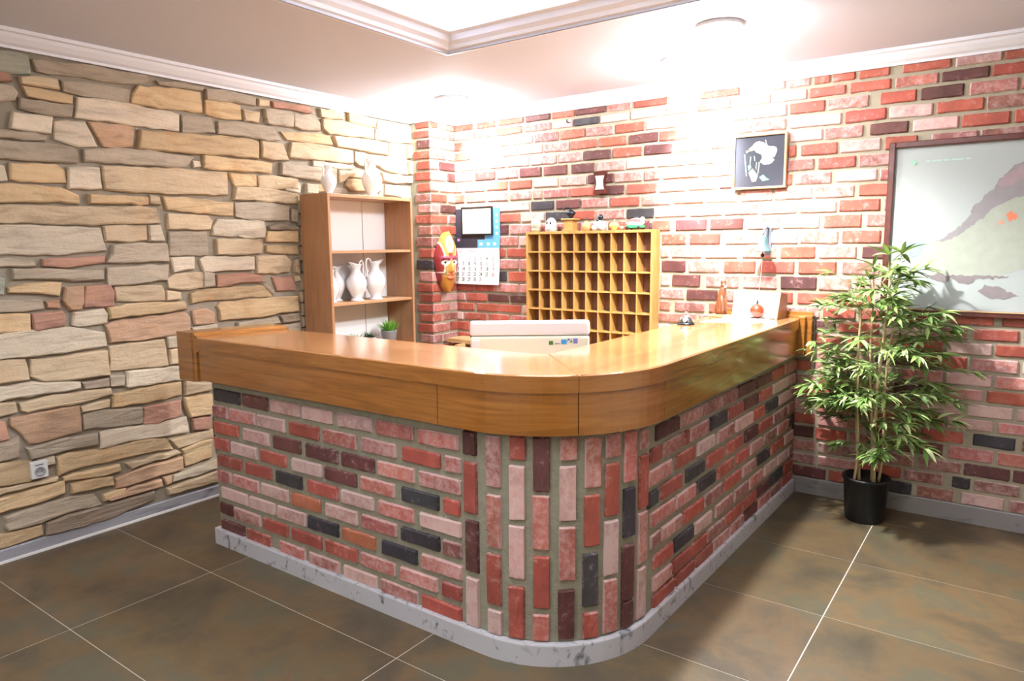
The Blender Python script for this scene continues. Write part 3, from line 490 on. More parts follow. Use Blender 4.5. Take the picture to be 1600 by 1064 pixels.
# ------------------------------------------------------------------ reception counter
ct=thing('reception_counter','curved brick reception counter with an orange wood top','counter',(.655,-2.43,0))
def P(o,mb,name,mats,attrs=False,label=None,parent=None):
    """build a part whose points are in world space under thing o"""
    par=parent or o; ob=mb.build(name,mats,par,attrs)
    mw=Matrix.Translation(o.location)@Matrix.Rotation(o.rotation_euler.z,4,'Z')
    ob.matrix_parent_inverse=Matrix.Identity(4)
    inv=mw.inverted()
    if par is o: ob.data.transform(inv)
    else: ob.data.transform(inv)
    if label: ob['label']=label
    return ob
YF,XF,AC,AR=-2.435,2.80,(2.36,-1.995),.44
dr=lambda y:.014*max(0,y+1.995)
def mpL(u,z,d): return (u,YF-d,z)
def mpA(a,z,d): return (AC[0]+(AR+d)*math.sin(a),AC[1]-(AR+d)*math.cos(a),z) if a>0 else (AC[0]+AR*a,YF-d,z)
def mpR(y,z,d): return (XF+dr(y)+d,y,z)
def basepath(d,n=14):
    """plan of the counter face, offset outwards by d, from the left end to the back wall"""
    p=[(.655,YF-d),(1.2,YF-d),(1.8,YF-d)]
    p+=[(AC[0]+(AR+d)*math.sin(PI/2*k/n),AC[1]-(AR+d)*math.cos(PI/2*k/n)) for k in range(n+1)]
    p+=[(XF+d+dr(y),y) for y in (-1.4,-.8,-.03)]
    return p
INB=[(2.42,-.03),(2.42,-2.08),(.655,-2.08)]       # staff side of the base
bb=MB(); bb.mat=1
pl_=basepath(-.008)+INB
bb.prism([(x,y,0) for x,y in pl_],(0,0,.86)); bb.mat=0
DT=.012
ZL=[.775,.69,.607,.524,.442,.36,.275,.19,.104]
def rows_of(t):
    d={}
    for e in t.split(';'):
        r,a,b,c=e.split(); d.setdefault(int(r),[]).append((int(a)/1000,int(b)/1000,c))
    return d
LB,RB=rows_of(CL),rows_of(CR)
off=lambda f:(lambda u,z,d:f(u,z,d-.008))
for r in range(9):
    h=.0298; iv=spaced(LB[r],.018)
    for a,b,c in iv+fill_row(iv,.66,2.2): brick(bb,off(mpL),max(a,.657),b,max(ZL[r]-h,.078),ZL[r]+h,c,.013)
    ZR=[.78,.70,.617,.531,.447,.357,.265,.178,.104][r]; iv=spaced(RB.get(r,[]),.016)
    for a,b,c in [(a,min(b,-.03),c) for a,b,c in iv]+fill_row(iv,-1.93,-.03,.018,.2): brick(bb,off(mpR),a,b,max(ZR-h,.078),ZR+h,c,.013)
for i,row in enumerate(ARC):
    for a,z0,z1,c in row: brick(bb,off(mpA),a-.066,a+.066,max(z0,.083),z1,c,.013)
P(ct,bb,'brick_base',[M['brick'],M['mortar2']],True)
sk=MB()
for (d,z),(d2,z2) in zip([(-.004,.083),(.017,.081),(.019,.076)],[(.017,.081),(.019,.076),(.019,0)]):
    a=[sk.vert((x,y,z)) for x,y in basepath(d)]; b=[sk.vert((x,y,z2)) for x,y in basepath(d2)]
    for k in range(len(a)-1): sk.face((a[k],b[k],b[k+1],a[k+1]))
sk.box((.64,-2.454,0),(.656,-2.08,.082))
P(ct,sk,'base_tiles',M['base_c'],label='white tile skirting with dark smudges')

# wooden top
TC,TR=(2.335,-1.97),.515
def toppath(d,n=20):
    p=[(.655,-2.485-d),(1.4,-2.485-d),(2.2,-2.485-d)]
    p+=[(TC[0]+(TR+d)*math.sin(PI/2*k/n),TC[1]-(TR+d)*math.cos(PI/2*k/n)) for k in range(n+1)]
    p+=[(2.85+d,y) for y in (-1.4,-.7,-.03)]
    return p
def slab(pts,z0,z1,e=.004):
    mb=MB(); n=len(pts)
    a=[mb.vert((x,y,z0)) for x,y in pts]; b=[mb.vert((x,y,z1-e)) for x,y in pts]
    cx,cy=sum(p[0] for p in pts)/n,sum(p[1] for p in pts)/n
    c=[]
    for k in range(n):
        d=Vector(pts[(k+1)%n])-Vector(pts[k-1]); nv=Vector((-d.y,d.x)).normalized()*e
        c.append(mb.vert((pts[k][0]+nv.x,pts[k][1]+nv.y,z1)))
    mb.face(a[::-1]); mb.face(c)
    for q,w in ((a,b),(b,c)):
        for k in range(n): mb.face((q[k],q[(k+1)%n],w[(k+1)%n],w[k]))
    return mb
tp_=toppath(.004); mid=3+10
inL=[(2.362,-2.005),(2.33,-2.035),(.752,-2.035)]
Lp=tp_[:mid+1]+[(2.362-.0,-2.005)]+inL[1:]
Rp=[(2.3645,-2.0035)]+[(p[0]+.0015,p[1]+.0015) for p in tp_[mid:mid+1]]+tp_[mid+1:]+[(2.37,-.03),(2.37,-1.99)]
P(ct,slab(Lp,1.0,1.06),'countertop',M['top_l'],label='left half of the wooden counter top')
P(ct,slab(Rp,1.0,1.06),'countertop',M['top_r'],label='right half of the wooden counter top')
def band(i0,i1,d0,d1,z0,z1,ga=.0,gb=.0):
    q=toppath(d1)[i0:i1+1]; w=toppath(d0)[i0:i1+1]
    if ga: v=Vector(q[1])-Vector(q[0]); v=v.normalized()*ga; q[0]=tuple(Vector(q[0])+v); w[0]=tuple(Vector(w[0])+v)
    if gb: v=Vector(q[-2])-Vector(q[-1]); v=v.normalized()*gb; q[-1]=tuple(Vector(q[-1])+v); w[-1]=tuple(Vector(w[-1])+v)
    mb=MB(); pts=q+w[::-1]; mb.prism([(x,y,z0) for x,y in pts],(0,0,z1-z0)); return mb
NP=len(toppath(0))-1
for i0,i1 in ((0,2),(2,mid),(mid,3+20),(3+20,NP)):
    P(ct,band(i0,i1,-.03,0,.85,.9975,.0016,.0016),'fascia_panel',M['fascia'])
for i0,i1 in ((0,mid),(mid,NP)):
    P(ct,band(i0,i1,-.012,.0065,.9985,1.055,.0008,.0008),'edge_strip',M['fascia'])
sf=MB(); q=toppath(-.025); sf.prism([(x,y,.855) for x,y in q+[(2.42,-.03),(2.42,-2.08),(.66,-2.08)]],(0,0,.01)); P(ct,sf,'soffit',M['fascia'])
sb=MB(); sb.box((.66,-2.085,.86),(2.42,-2.07,1.0)); sb.box((2.405,-2.08,.86),(2.42,-.03,1.0)); P(ct,sb,'inner_panel',M['fascia'])
# end board at the free left end, with a small moulding
eb=MB(); A0,A1,B0,B1=(.478,-2.492),(.606,-2.492),(.58,-2.03),(.705,-2.03)
eb.prism([(A0[0],A0[1],.838),(A1[0],A1[1],.838),(B1[0],B1[1],.838),(B0[0],B0[1],.838)],(0,0,.242))
P(ct,eb,'end_board',M['fascia'])
mo=MB(); prof=[(0,1.08),(.010,1.08),(.022,1.074),(.03,1.066),(.05,1.062),(.053,.99),(.03,.985),(.028,.84),(0,.84)]
a=[mo.vert((A1[0]+d,A1[1]+.004,z)) for d,z in prof]; b=[mo.vert((B1[0]+d,B1[1],z)) for d,z in prof]
mo.face(a[::-1]); mo.face(b)
for k in range(len(prof)): mo.face((a[k],a[(k+1)%len(prof)],b[(k+1)%len(prof)],b[k]))
P(ct,mo,'end_moulding',M['fascia'])
eb=MB(); eb.bbox((2.365,-.05,1.055),(2.915,-.024,1.095),.004); eb.bbox((2.80,-.075,.845),(2.915,-.024,1.075),.004); eb.bbox((2.365,-.068,1.056),(2.87,-.0505,1.075),.004)
eb.bbox((2.845,-.11,.85),(2.885,-.07,1.07),.006)
P(ct,eb,'end_board',M['fascia'])
ws=MB(); ws.box((.7,-2.07,.70),(2.40,-1.45,.735)); ws.box((.7,-2.07,.1),(.73,-1.5,.70)); ws.box((2.37,-2.07,.1),(2.40,-1.5,.70)); ws.box((1.2,-2.068,.1),(1.23,-1.55,.70))
P(ct,ws,'work_surface',M['desk'])
# ------------------------------------------------------------------ furniture behind the counter
def jug(label, x, y, z, h, ang, group):
    t=thing('ceramic_jug',label,'jug',(x,y,z),ang,group)
    b=MB(); b.smooth=True
    prof=[(0,0),(.17,0),(.175,.02),(.13,.05),(.11,.08),(.17,.18),(.235,.32),(.25,.42),(.235,.52),(.18,.62),(.12,.7),(.098,.76),(.10,.82),(.13,.88),(.15,.91),(.135,.905),(.085,.8),(.085,.74),(0,.70)]
    b.lathe([(r*h,q*h) for r,q in prof],20)
    for v in b.v:
        if v.z>.76*h:
            f=(v.z/h-.76)/.15; c=v.x/(h*.13)
            if c<0: v.x+=-.09*h*f*max(0,-c)**2; v.z+=.05*h*f*max(0,-c)**2
            v.y*=1-.25*f*max(0,-c)
    b.build('body',M['white_cer'],t)
    hd=MB(); hd.smooth=True
    pts=[(.10,.83),(.13,.95),(.19,1.0),(.25,.96),(.265,.86),(.25,.74),(.235,.62),(.225,.54)]
    cv=[]
    for k in range(len(pts)-1):
        for i in range(3):
            f=i/3; cv.append((pts[k][0]*(1-f)+pts[k+1][0]*f,pts[k][1]*(1-f)+pts[k+1][1]*f))
    cv.append(pts[-1])
    hd.tube([(a*h,0,c*h) for a,c in cv],.022*h,8); hd.build('handle',M['white_cer'],t)
    return t
# bookshelf against the stone wall
bs=thing('bookshelf','tall wooden bookshelf with white back panels by the stone wall','bookshelf',(.05,-.99,0))
X0,X1,Y0,Y1,ZT=.045,.315,-1.372,-.612,1.825
for y in (Y0,Y1-.02):
    b=MB(); b.bbox((X0,y,0),(X1,y+.02,ZT),.0015); P(bs,b,'side_panel',M['shelf'])
b=MB(); b.bbox((X0,Y0+.0205,ZT-.022),(X1,Y1-.0205,ZT-.001),.0015); P(bs,b,'top_panel',M['shelf_h'])
for z in (1.456,1.117,.778,.44):
    b=MB(); b.bbox((X0+.012,Y0+.0205,z-.009),(X1-.008,Y1-.0205,z+.009),.0015); P(bs,b,'shelf',M['shelf_h'])
b=MB(); b.box((X0,Y0+.0205,.06),(X1-.01,Y1-.0205,.08)); b.box((X1-.03,Y0+.0205,0),(X1-.015,Y1-.0205,.06)); P(bs,b,'plinth',M['shelf_h'])
for y0,y1 in ((Y0+.0205,-.853),(-.847,Y1-.0205)):
    b=MB(); b.box((X0+.003,y0,.08),(X0+.009,y1,ZT-.0225)); P(bs,b,'back_panel',M['white'],label='white back panel')
ZS=1.1265
jug('smaller white jug on top of the bookshelf, left one',.16,-1.225,ZT+.0005,.205,PI/2+PI+.15,'white jugs on the bookshelf')
jug('taller white jug on top of the bookshelf, right one',.16,-.845,ZT+.0005,.285,PI/2+PI+.2,'white jugs on the bookshelf')
jug('white jug at the front of the shelf, handle to the right',.235,-1.085,ZS,.27,PI/2+.1,'white jugs on the bookshelf')
jug('white jug nearest the right side of the bookshelf shelf',.235,-.915,ZS,.285,PI/2+PI-.1,'white jugs on the bookshelf')
jug('white jug standing second from the left on the shelf',.124,-1.168,ZS,.25,PI/2+PI,'white jugs on the bookshelf')
jug('leftmost white jug on the shelf beside the wooden side panel',.19,-1.272,ZS,.235,PI/2+.2,'white jugs on the bookshelf')
jug('white jug half hidden behind the two front jugs',.115,-1.0,ZS,.245,PI/2+.1,'white jugs on the bookshelf')

def leaf(mb, base, d, up, L, W, droop=.3, seg=5, col=None):
    d=Vector(d).normalized(); up=Vector(up); side=d.cross(up)
    side=side.normalized() if side.length>1e-4 else d.orthogonal().normalized()
    if col: mb.c=col
    p=Vector(base); prev=None
    for k in range(seg+1):
        t=k/seg; w=W*math.sin(PI*(t**.72)*.97+.06)*.5 if k<seg else .0004
        n=side.cross(d).normalized()
        a=mb.vert(p+side*w+n*w*.35); m=mb.vert(p); b=mb.vert(p-side*w+n*w*.35)
        if prev: mb.face((prev[0],a,m,prev[1])); mb.face((prev[1],m,b,prev[2]))
        prev=(a,m,b); d=(d+Vector((0,0,-droop/seg))).normalized(); p=p+d*(L/seg)
def leafmat(name):
    m=bpy.data.materials.new(name); m.use_nodes=True; N,L,b=nodes(m)
    at=N.new('ShaderNodeAttribute'); at.attribute_name='Col'; L.new(at.outputs['Color'],b.inputs['Base Color'])
    b.inputs['Roughness'].default_value=.42; b.inputs['Specular IOR Level'].default_value=.45
    tr=N.new('ShaderNodeBsdfTranslucent'); L.new(at.outputs['Color'],tr.inputs['Color'])
    mx=N.new('ShaderNodeMixShader'); mx.inputs[0].default_value=.18; o=N['Material Output']
    L.new(b.outputs[0],mx.inputs[1]); L.new(tr.outputs[0],mx.inputs[2]); L.new(mx.outputs[0],o.inputs[0])
    return m
M['leaf']=leafmat('leaf')
def gcol(r,g,b,v=.15):
    q=random.uniform(1-v,1+v); c=S(min(255,r*q),min(255,g*q*random.uniform(.97,1.03)),min(255,b*q)); return c
# small plants on the bookshelf
ZP=.7875
t=thing('potted_grass','bright green grass plant in a grey pot on the bookshelf','potted plant',(.2,-.765,ZP))
b=MB(); b.smooth=True; b.lathe([(0,0),(.045,0),(.058,.1),(.062,.104),(.056,.104),(.05,.09),(0,.088)],20); b.build('pot',flat('grey_pot',S(150,156,164),.5),t)
b=MB()
for k in range(110):
    a=random.uniform(0,2*PI); r=random.uniform(0,.035); tl=random.uniform(.1,.75)
    leaf(b,(r*math.cos(a),r*math.sin(a),.088),(math.cos(a)*tl,math.sin(a)*tl,1),(math.cos(a),math.sin(a),.2),random.uniform(.07,.115),.008,.7,4,gcol(120,186,70))
b.build('grass_blades',M['leaf'],t,True)
for nm,lab,y,h in (('succulent','round green succulent in a small pot on the bookshelf',-1.085,.06),('leafy_plant','small dark leafed plant in a pot beside the grass plant',-.96,.055)):
    t=thing('potted_'+nm,lab,'potted plant',(.2,y,ZP))
    b=MB(); b.smooth=True; b.lathe([(0,0),(.04,0),(.05,.075),(.046,.075),(.042,.065),(0,.063)],18); b.build('pot',flat('grey_pot',S(150,156,164),.5),t)
    b=MB()
    for k in range(46):
        a=random.uniform(0,2*PI); tl=random.uniform(.1,1.3)
        leaf(b,(.012*math.cos(a),.012*math.sin(a),.063),(math.cos(a)*tl,math.sin(a)*tl,1),(math.cos(a),math.sin(a),.2),random.uniform(.035,h+.01),.016 if nm=='succulent' else .012,.4,4,gcol(108,158,84) if nm=='succulent' else gcol(64,92,60))
    b.build('leaves',M['leaf'],t,True)

# desk along the brick wall
dk=thing('desk','pale wooden desk under the key rack along the brick wall','desk',(1.3,-.3,0))
b=MB(); q=[(.27,-.02),(.25,-.16)]+[(.25+.75*math.sin(PI/2*k/10)**1.0,-.20-.36*(1-math.cos(PI/2*k/10))) for k in range(11)]+[(2.33,-.56),(2.33,-.02)]
b.prism([(x,y,.745) for x,y in q],(0,0,.03)); P(dk,b,'desk_top',M['desk'])
for x in (.42,1.3,2.27):
    b=MB(); b.box((x,-.30,0),(x+.03,-.05,.745)); P(dk,b,'leg_panel',M['desk'])
# pigeonhole key rack
pg=thing('pigeonhole_rack','wooden key rack of sixty pigeonholes against the brick wall','key rack',(1.45,-.06,.776))
RX0,RX1,RY,RZ0,RZ1=.955,1.943,-.118,.776,1.583
b=MB()
b.bbox((RX0,RY,RZ0),(RX0+.016,-.012,RZ1),.001); b.bbox((RX1-.016,RY,RZ0),(RX1,-.012,RZ1),.001)
b.bbox((RX0+.016,RY,RZ1-.018),(RX1-.016,-.012,RZ1),.001); b.bbox((RX0+.016,RY,RZ0),(RX1-.016,-.012,RZ0+.012),.001)
P(pg,b,'frame',M['oak'])
b=MB(); b.box((RX0+.016,-.024,RZ0+.012),(RX1-.016,-.014,RZ1-.018)); P(pg,b,'back_panel',M['rackback'],label='dark brown back panel')
for k in range(1,10):
    x=RX0+.016+(RX1-RX0-.032)*k/10; b=MB(); b.box((x-.004,RY+.003,RZ0+.0125),(x+.004,-.0245,RZ1-.0185)); P(pg,b,'vertical_divider',M['oak'])
for z in (1.441,1.306,1.171,1.036,.901):
    b=MB(); b.box((RX0+.0165,RY+.001,z-.005),(RX1-.0165,-.0245,z+.005)); P(pg,b,'shelf_board',M['oak'])
ZK=RZ1+.0005
# computer
an=math.radians(36)
cp=thing('computer','all-in-one computer seen from the back with a cream rear shell','computer',(2.02,-1.63,.7355),an)
b=MB(); b.smooth=False; b.bbox((-.28,-.022,.335),(.28,.02,.405),.012); b.build('top_band',M['silver'],cp)
b=MB(); b.bbox((-.278,-.026,.06),(.278,.018,.333),.01); b.build('rear_shell',M['cream'],cp)
b=MB(); b.bbox((-.28,.0185,.05),(.28,.03,.40),.005); b.build('screen',M['black'],cp)
b=MB(); b.bbox((-.272,-.031,.07),(-.232,-.0262,.318),.002); b.build('port_cover',M['silver'],cp)
b=MB(); b.bbox((-.1,-.06,0),(.1,.08,.012),.004); b.bbox((-.03,-.02,.0122),(.03,.0,.06),.004); b.build('stand',M['silver'],cp)
for x,z,w,h,c in ((.098,.302,.020,.018,S(70,110,60)),(.127,.298,.024,.006,S(150,150,160)),(.158,.306,.026,.022,S(60,150,220)),(.186,.312,.022,.018,S(110,80,70)),(.212,.310,.020,.024,S(120,120,190))):
    b=MB(); b.box((x-w/2,-.0275,z-h/2),(x+w/2,-.0262,z+h/2)); st=b.build('sticker',flat('sticker_%d'%int(x*1000),c,.5),cp); st['label']='small coloured sticker'; SQ=st if abs(x-.186)<.001 else (SQ if x>.19 else None)
for dx,dz,c in ((-.0045,.004,S(70,120,200)),(.0045,.004,S(230,235,240)),(-.0045,-.004,S(230,235,240)),(.0045,-.004,S(90,150,70))):
    b=MB(); b.box((.186+dx-.004,-.0280,.312+dz-.0035),(.186+dx+.004,-.0276,.312+dz+.0035)); b.build('sticker_square',flat('sq_%d_%d'%(int(dx*1e4),int(dz*1e4)),c,.5),SQ)
dv=thing('black_device','small black device on the work surface left of the computer','device',(1.62,-1.86,.7355),.5)  # black object of unclear kind, given the shape of a telephone
b=MB(); b.bbox((-.06,-.09,0),(.06,.09,.05),.01); b.build('body',M['black'],dv)
b=MB(); b.bbox((-.055,-.11,.055),(-.015,.11,.09),.012); b.bbox((-.045,-.03,.05),(-.025,.03,.056),.001); b.build('upper_bar',M['black'],dv)

# ------------------------------------------------------------------ figures on the key rack
def fig(name,label,cat,x): return thing(name,label,cat,(x,-.066,ZK),0,'little objects on the key rack')
t=fig('glass_jar','small glass jar, leftmost object on the key rack','jar',1.01)
b=MB(); b.smooth=True; b.lathe([(0,0),(.034,0),(.036,.02),(.030,.024),(0,.024)],20); b.build('base',flat('jar_base',S(176,160,130),.5),t)
b=MB(); b.smooth=True; b.lathe([(.028,.0245),(.038,.045),(.037,.072),(.025,.092),(.010,.1),(0,.101)],20); b.build('dome',flat('dome',S(186,188,172),.12,coat=.6),t)
t=fig('white_figurine','white rounded figurine with dark eyes on the key rack','figurine',1.14)
b=MB(); b.smooth=True; b.lathe([(0,0),(.045,0),(.044,.03),(.038,.06),(.028,.084),(.014,.094),(0,.096)],20); b.build('body',flat('fig_white',S(204,202,208),.4),t)
for dx in(-.014,.014):
    b=MB(); b.smooth=True; b.ball((dx,-.036,.058),.008,10,1,.5,1.3); b.build('eye',M['black'],t)
t=fig('coffee_mill','old coffee mill with wooden box and dark metal top','coffee mill',1.298)
b=MB(); b.bbox((-.045,-.045,0),(.045,.045,.012),.002); b.bbox((-.034,-.034,.012),(.034,.034,.075),.002); b.bbox((-.055,-.042,.075),(.055,.042,.086),.003); b.build('wooden_box',M['oak'],t)
b=MB(); b.smooth=True; b.lathe([(0,.0862),(.012,.0862),(.016,.1),(.034,.118),(.036,.126),(.02,.14),(.008,.148),(0,.149)],18); b.build('hopper',M['gunmetal'],t)
b=MB(); b.smooth=True; b.tube([(0,0,.149),(0,0,.158),(-.02,-.01,.162),(-.04,-.02,.160)],.004,8); b.ball((-.042,-.021,.15),.009,10); b.build('crank',M['gunmetal'],t)
t=fig('orange_bottle','small orange bottle with a dark stopper on the key rack','bottle',1.424)
b=MB(); b.smooth=True; b.lathe([(0,0),(.03,0),(.031,.03),(.026,.05),(.012,.062),(.010,.068),(0,.068)],18); b.build('body',flat('orange_clay',S(206,150,100),.4),t)
b=MB(); b.smooth=True; b.lathe([(0,.0682),(.009,.0682),(.012,.08),(.006,.09),(0,.09)],12); b.build('stopper',flat('stopper',S(80,60,50),.6),t)
t=fig('seated_figurine','white seated figurine with a dark grey head','figurine',1.528)
b=MB(); b.smooth=True; b.blob((0,0,.034),(.046,.036,.034),16,.15,3); b.blob((-.03,-.02,.02),(.022,.02,.02),10,.1); b.blob((.03,-.02,.02),(.022,.02,.02),10,.1); b.build('body',flat('fig_white',S(204,202,208),.4),t)
b=MB(); b.smooth=True; b.blob((.006,-.002,.088),(.02,.018,.02),12,.15); b.blob((-.008,-.012,.066),(.012,.01,.016),10,.1); b.build('head',M['gunmetal'],t)
t=fig('yellow_pot','tiny round yellow pot with a wick on the key rack','pot',1.637)
b=MB(); b.smooth=True; b.lathe([(0,0),(.016,0),(.018,.008),(.032,.022),(.034,.034),(.026,.048),(.012,.053),(0,.053)],18); b.build('body',flat('yellow_pot',S(236,196,110),.35),t)
b=MB(); b.smooth=True; b.tube([(0,0,.053),(0,0,.064),(.004,0,.072)],.003,8); b.build('wick',flat('wick',S(225,215,190),.6),t)
t=fig('small_cup','tiny grey cup between the yellow pot and the toy car','cup',1.692)
b=MB(); b.smooth=True; b.lathe([(0,0),(.014,0),(.018,.026),(.015,.026),(.012,.006),(0,.006)],14); b.build('bowl',flat('greyc',S(140,130,112),.5),t)
t=fig('toy_car','green and white toy car with a red load and white ball','toy car',1.79)
b=MB(); b.bbox((-.06,-.03,.010),(.06,.03,.030),.008); b.build('chassis',flat('toygreen',S(60,158,104),.35),t)
b=MB(); b.smooth=True; b.lathe([(.055,.0305),(.068,.045),(.066,.05),(.05,.046),(0,.044)],20,(0,0,0),1,.5); b.build('tray',flat('toycream',S(236,226,206),.4),t)
for k in range(5):
    b=MB(); b.smooth=True; b.blob((-.036+.018*k,-.004,.054),(.014,.016,.010),10,.1); b.build('red_load',flat('toyred',S(206,84,84),.4),t)
b=MB(); b.smooth=True; b.ball((.052,0,.066),.017,14); b.build('white_ball',flat('fig_white',S(204,202,208),.4),t)
b=MB(); b.smooth=True; b.tube([(-.03,0,.0655),(0,0,.072),(.03,0,.070)],.005,8); b.build('pale_tube',flat('palet',S(190,206,200),.4),t)
for dx in(-.042,.042):
    for dy in(-.031,.031):
        b=MB(); b.smooth=True; b.tube([(dx,dy-.005,.0125),(dx,dy+.005,.0125)],.0125,14); b.build('wheel',M['black'],t)
t=fig('dark_figurine','tiny dark figurine at the right end of the key rack','figurine',1.90)
b=MB(); b.smooth=True; b.lathe([(0,0),(.012,0),(.010,.022),(.006,.028),(.009,.034),(.006,.042),(0,.043)],12); b.build('body',flat('darkfig',S(70,50,56),.5),t)

# ------------------------------------------------------------------ on the walls
def textmesh(mb, body, size, T, sx=1.0, align='CENTER'):
    cu=bpy.data.curves.new('t','FONT'); cu.body=body; cu.size=size; cu.align_x=align; cu.align_y='CENTER'; cu.offset=.0009; cu.extrude=.0002; cu.resolution_u=3
    o=bpy.data.objects.new('t',cu); C.objects.link(o); bpy.context.view_layer.update()
    me=bpy.data.meshes.new_from_object(o.evaluated_get(bpy.context.evaluated_depsgraph_get()))
    b0=len(mb.v)
    for v in me.vertices: mb.vert(T(v.co.x*sx,v.co.y))
    for p in me.polygons: mb.face([b0+i for i in p.vertices])
    bpy.data.objects.remove(o); bpy.data.curves.remove(cu); bpy.data.meshes.remove(me)
cal=thing('wall_calendar','month calendar with a dark and blue header on the brick wall','calendar',(.42,-.012,1.33))
b=MB(); b.box((.212,-.016,1.462),(.50,-.011,1.772)); hc=P(cal,b,'header_card',flat('cal_dark',S(52,50,60),.5))
b=MB(); b.box((.5005,-.016,1.535),(.645,-.011,1.772)); b.box((.43,-.0168,1.472),(.645,-.0162,1.5345)); hb=P(cal,b,'header_card',flat('cal_blue',S(96,164,226),.5),label='blue part of the header')
for x,z in [(.605,1.57+k*.045) for k in range(4)]: b=MB(); b.box((x,-.0172,z),(x+.023,-.0165,z+.022)); P(cal,b,'header_mark',flat('cal_pale',S(180,214,244),.5),parent=hb)
for x in (.45,.52,.58): b=MB(); b.box((x,-.0174,1.49),(x+.03,-.0170,1.512)); P(cal,b,'header_mark',flat('cal_pale',S(180,214,244),.5),parent=hb)
b=MB(); b.box((.226,-.0172,1.523),(.252,-.0165,1.545)); P(cal,b,'header_emblem',flat('cal_pink',S(190,120,160),.5),parent=hc)
b=MB(); b.c=(1,1,1,1)
n=8; g0=[(.19+.004*math.sin(PI*k/n),-.0215-.012*(k/n)**2,1.470-.280*k/n) for k in range(n+1)]
A=[b.vert(p) for p in g0]; B_=[b.vert((p[0]+.45,p[1],p[2])) for p in g0]; A2=[b.vert((p[0],p[1]+.004,p[2])) for p in g0]; B2=[b.vert((p[0]+.45,p[1]+.004,p[2])) for p in g0]
for k in range(n):
    b.face((A[k],A[k+1],B_[k+1],B_[k])); b.face((A2[k],B2[k],B2[k+1],A2[k+1])); b.face((A[k],A2[k],A2[k+1],A[k+1])); b.face((B_[k],B_[k+1],B2[k+1],B2[k]))
b.face((A[0],B_[0],B2[0],A2[0])); b.face((A[-1],A2[-1],B2[-1],B_[-1]))
ms=P(cal,b,'month_sheet',M['paper'])
def onsheet(cx,cy):
    def T(x,y):
        z=cy+y; f=max(0,min(1,(1.470-z)/.28)); return (cx+x,-.0219-.012*f*f,z)
    return T
for d in range(1,32):
    s=d+1; col,row=s%7,s//7
    cx=.19+(120+63*col-75)/485*.45; cz=1.470-(665+60*row-545)/415*.28
    red=d in(1,6) or col==6
    b=MB(); textmesh(b,str(d),.041,onsheet(cx,cz),.66); P(cal,b,'day_number',flat('ink_red',S(214,84,84),.6) if red else flat('ink',S(50,50,56),.6),parent=ms,label='red day number' if red else None)
for x0,x1,z in ((.22,.30,1.462),(.22,.28,1.440),(.34,.43,1.452),(.36,.41,1.440),(.36,.41,1.464),(.55,.61,1.455),(.56,.61,1.440)): b=MB(); b.box((x0,-.0224,z-.003),(x1,-.0219,z+.003)); P(cal,b,'header_line',flat('ink_pale',S(206,176,190),.6),parent=ms)
cf=thing('framed_certificate','framed cream certificate hung over the top of the wall calendar','certificate',(.43,-.03,1.67))
def frame(mb,x0,x1,z0,z1,w,y0,y1,e=.002):
    mb.bbox((x0,y0,z0),(x0+w,y1,z1),e); mb.bbox((x1-w,y0,z0),(x1,y1,z1),e); mb.bbox((x0+w*.98,y0,z1-w),(x1-w*.98,y1,z1),e); mb.bbox((x0+w*.98,y0,z0),(x1-w*.98,y1,z0+w),e)
b=MB(); frame(b,.278,.585,1.568,1.785,.013,-.032,-.0175); P(cf,b,'frame',M['black'])
b=MB(); b.box((.290,-.027,1.580),(.573,-.0185,1.773)); cs=P(cf,b,'certificate_sheet',flat('certpaper',S(232,222,196),.6))
for z,a,c in ((1.745,.31,.55),(1.728,.34,.52),(1.700,.32,.54),(1.685,.33,.53),(1.660,.36,.50),(1.640,.31,.55),(1.622,.42,.46),(1.606,.41,.47)): b=MB(); b.box((a,-.0276,z-.002),(c,-.0272,z+.002)); P(cf,b,'text_line',flat('certink',S(190,180,166),.6),parent=cs)

# carved mask on the pillar
mk=thing('carved_mask','carved wooden face mask painted ochre and red on the pillar','mask',(PX+.036,-.178,1.366),-.30)
def hw(v): 
    t=(v+.235)/.47; return .112*(math.sin(PI*min(1,max(0,t))**.80)**.55)*(.62+.38*min(1,t*1.7))
def mdepth(u,v):
    q=max(0,1-(u/max(.02,hw(v)))**2); d=.075*q**.55*(1-.35*(v/.25)**2)
    d+=.045*math.exp(-(u/.014)**2)*max(0,min(1,(.045-v)/.10))*(1 if v>-.07 else math.exp(-((v+.07)/.012)**2))
    for s in(-1,1): d+=-.014*math.exp(-(((u-s*.04)/.022)**2+((v+.002)/.016)**2))+.012*math.exp(-(((u-s*.042)/.032)**2+((v-.032)/.010)**2))
    d+=.012*math.exp(-((u/.03)**2+((v+.115)/.012)**2)); return d
def mcol(u,v):
    a=abs(u)
    if (u/.036)**2+((v-.135)/.062)**2<1: return S(236,216,170) if not any(abs(u-k)<.0028 and abs(v-.14)<.018 for k in(-.012,0,.012)) else S(120,100,80)
    if ((a-.04)/.030)**2+((v+.002)/.018)**2<1: return S(236,232,224)
    if ((a-.042)/.040)**2+((v-.026)/.022)**2<1: return S(150,62,84)
    if a<.016 and .03<v<.07: return S(170,60,60)
    e=.052+.25*max(0,v-.06)
    if -.075<v<.14 and a>e: return S(142,48,48)
    if -.082<v<.15 and a>e-.008: return S(236,220,200)
    if -.10<v<-.035 and .035<a<.062: return S(130,122,86)
    if -.19<v<-.08 and a>.062: return S(150,60,70)
    if v<-.11: return S(186,124,52)
    return S(204,148,74)
b=MB(); b.smooth=True; nu,nv=44,72; g=[]
for j in range(nv+1):
    v=-.234+.468*j/nv; row=[]
    for i in range(nu+1):
        u=hw(v)*math.sin((i/nu-.5)*PI); b.c=mcol(u,v); row.append(b.vert((mdepth(u,v),u,v)))
    g.append(row)
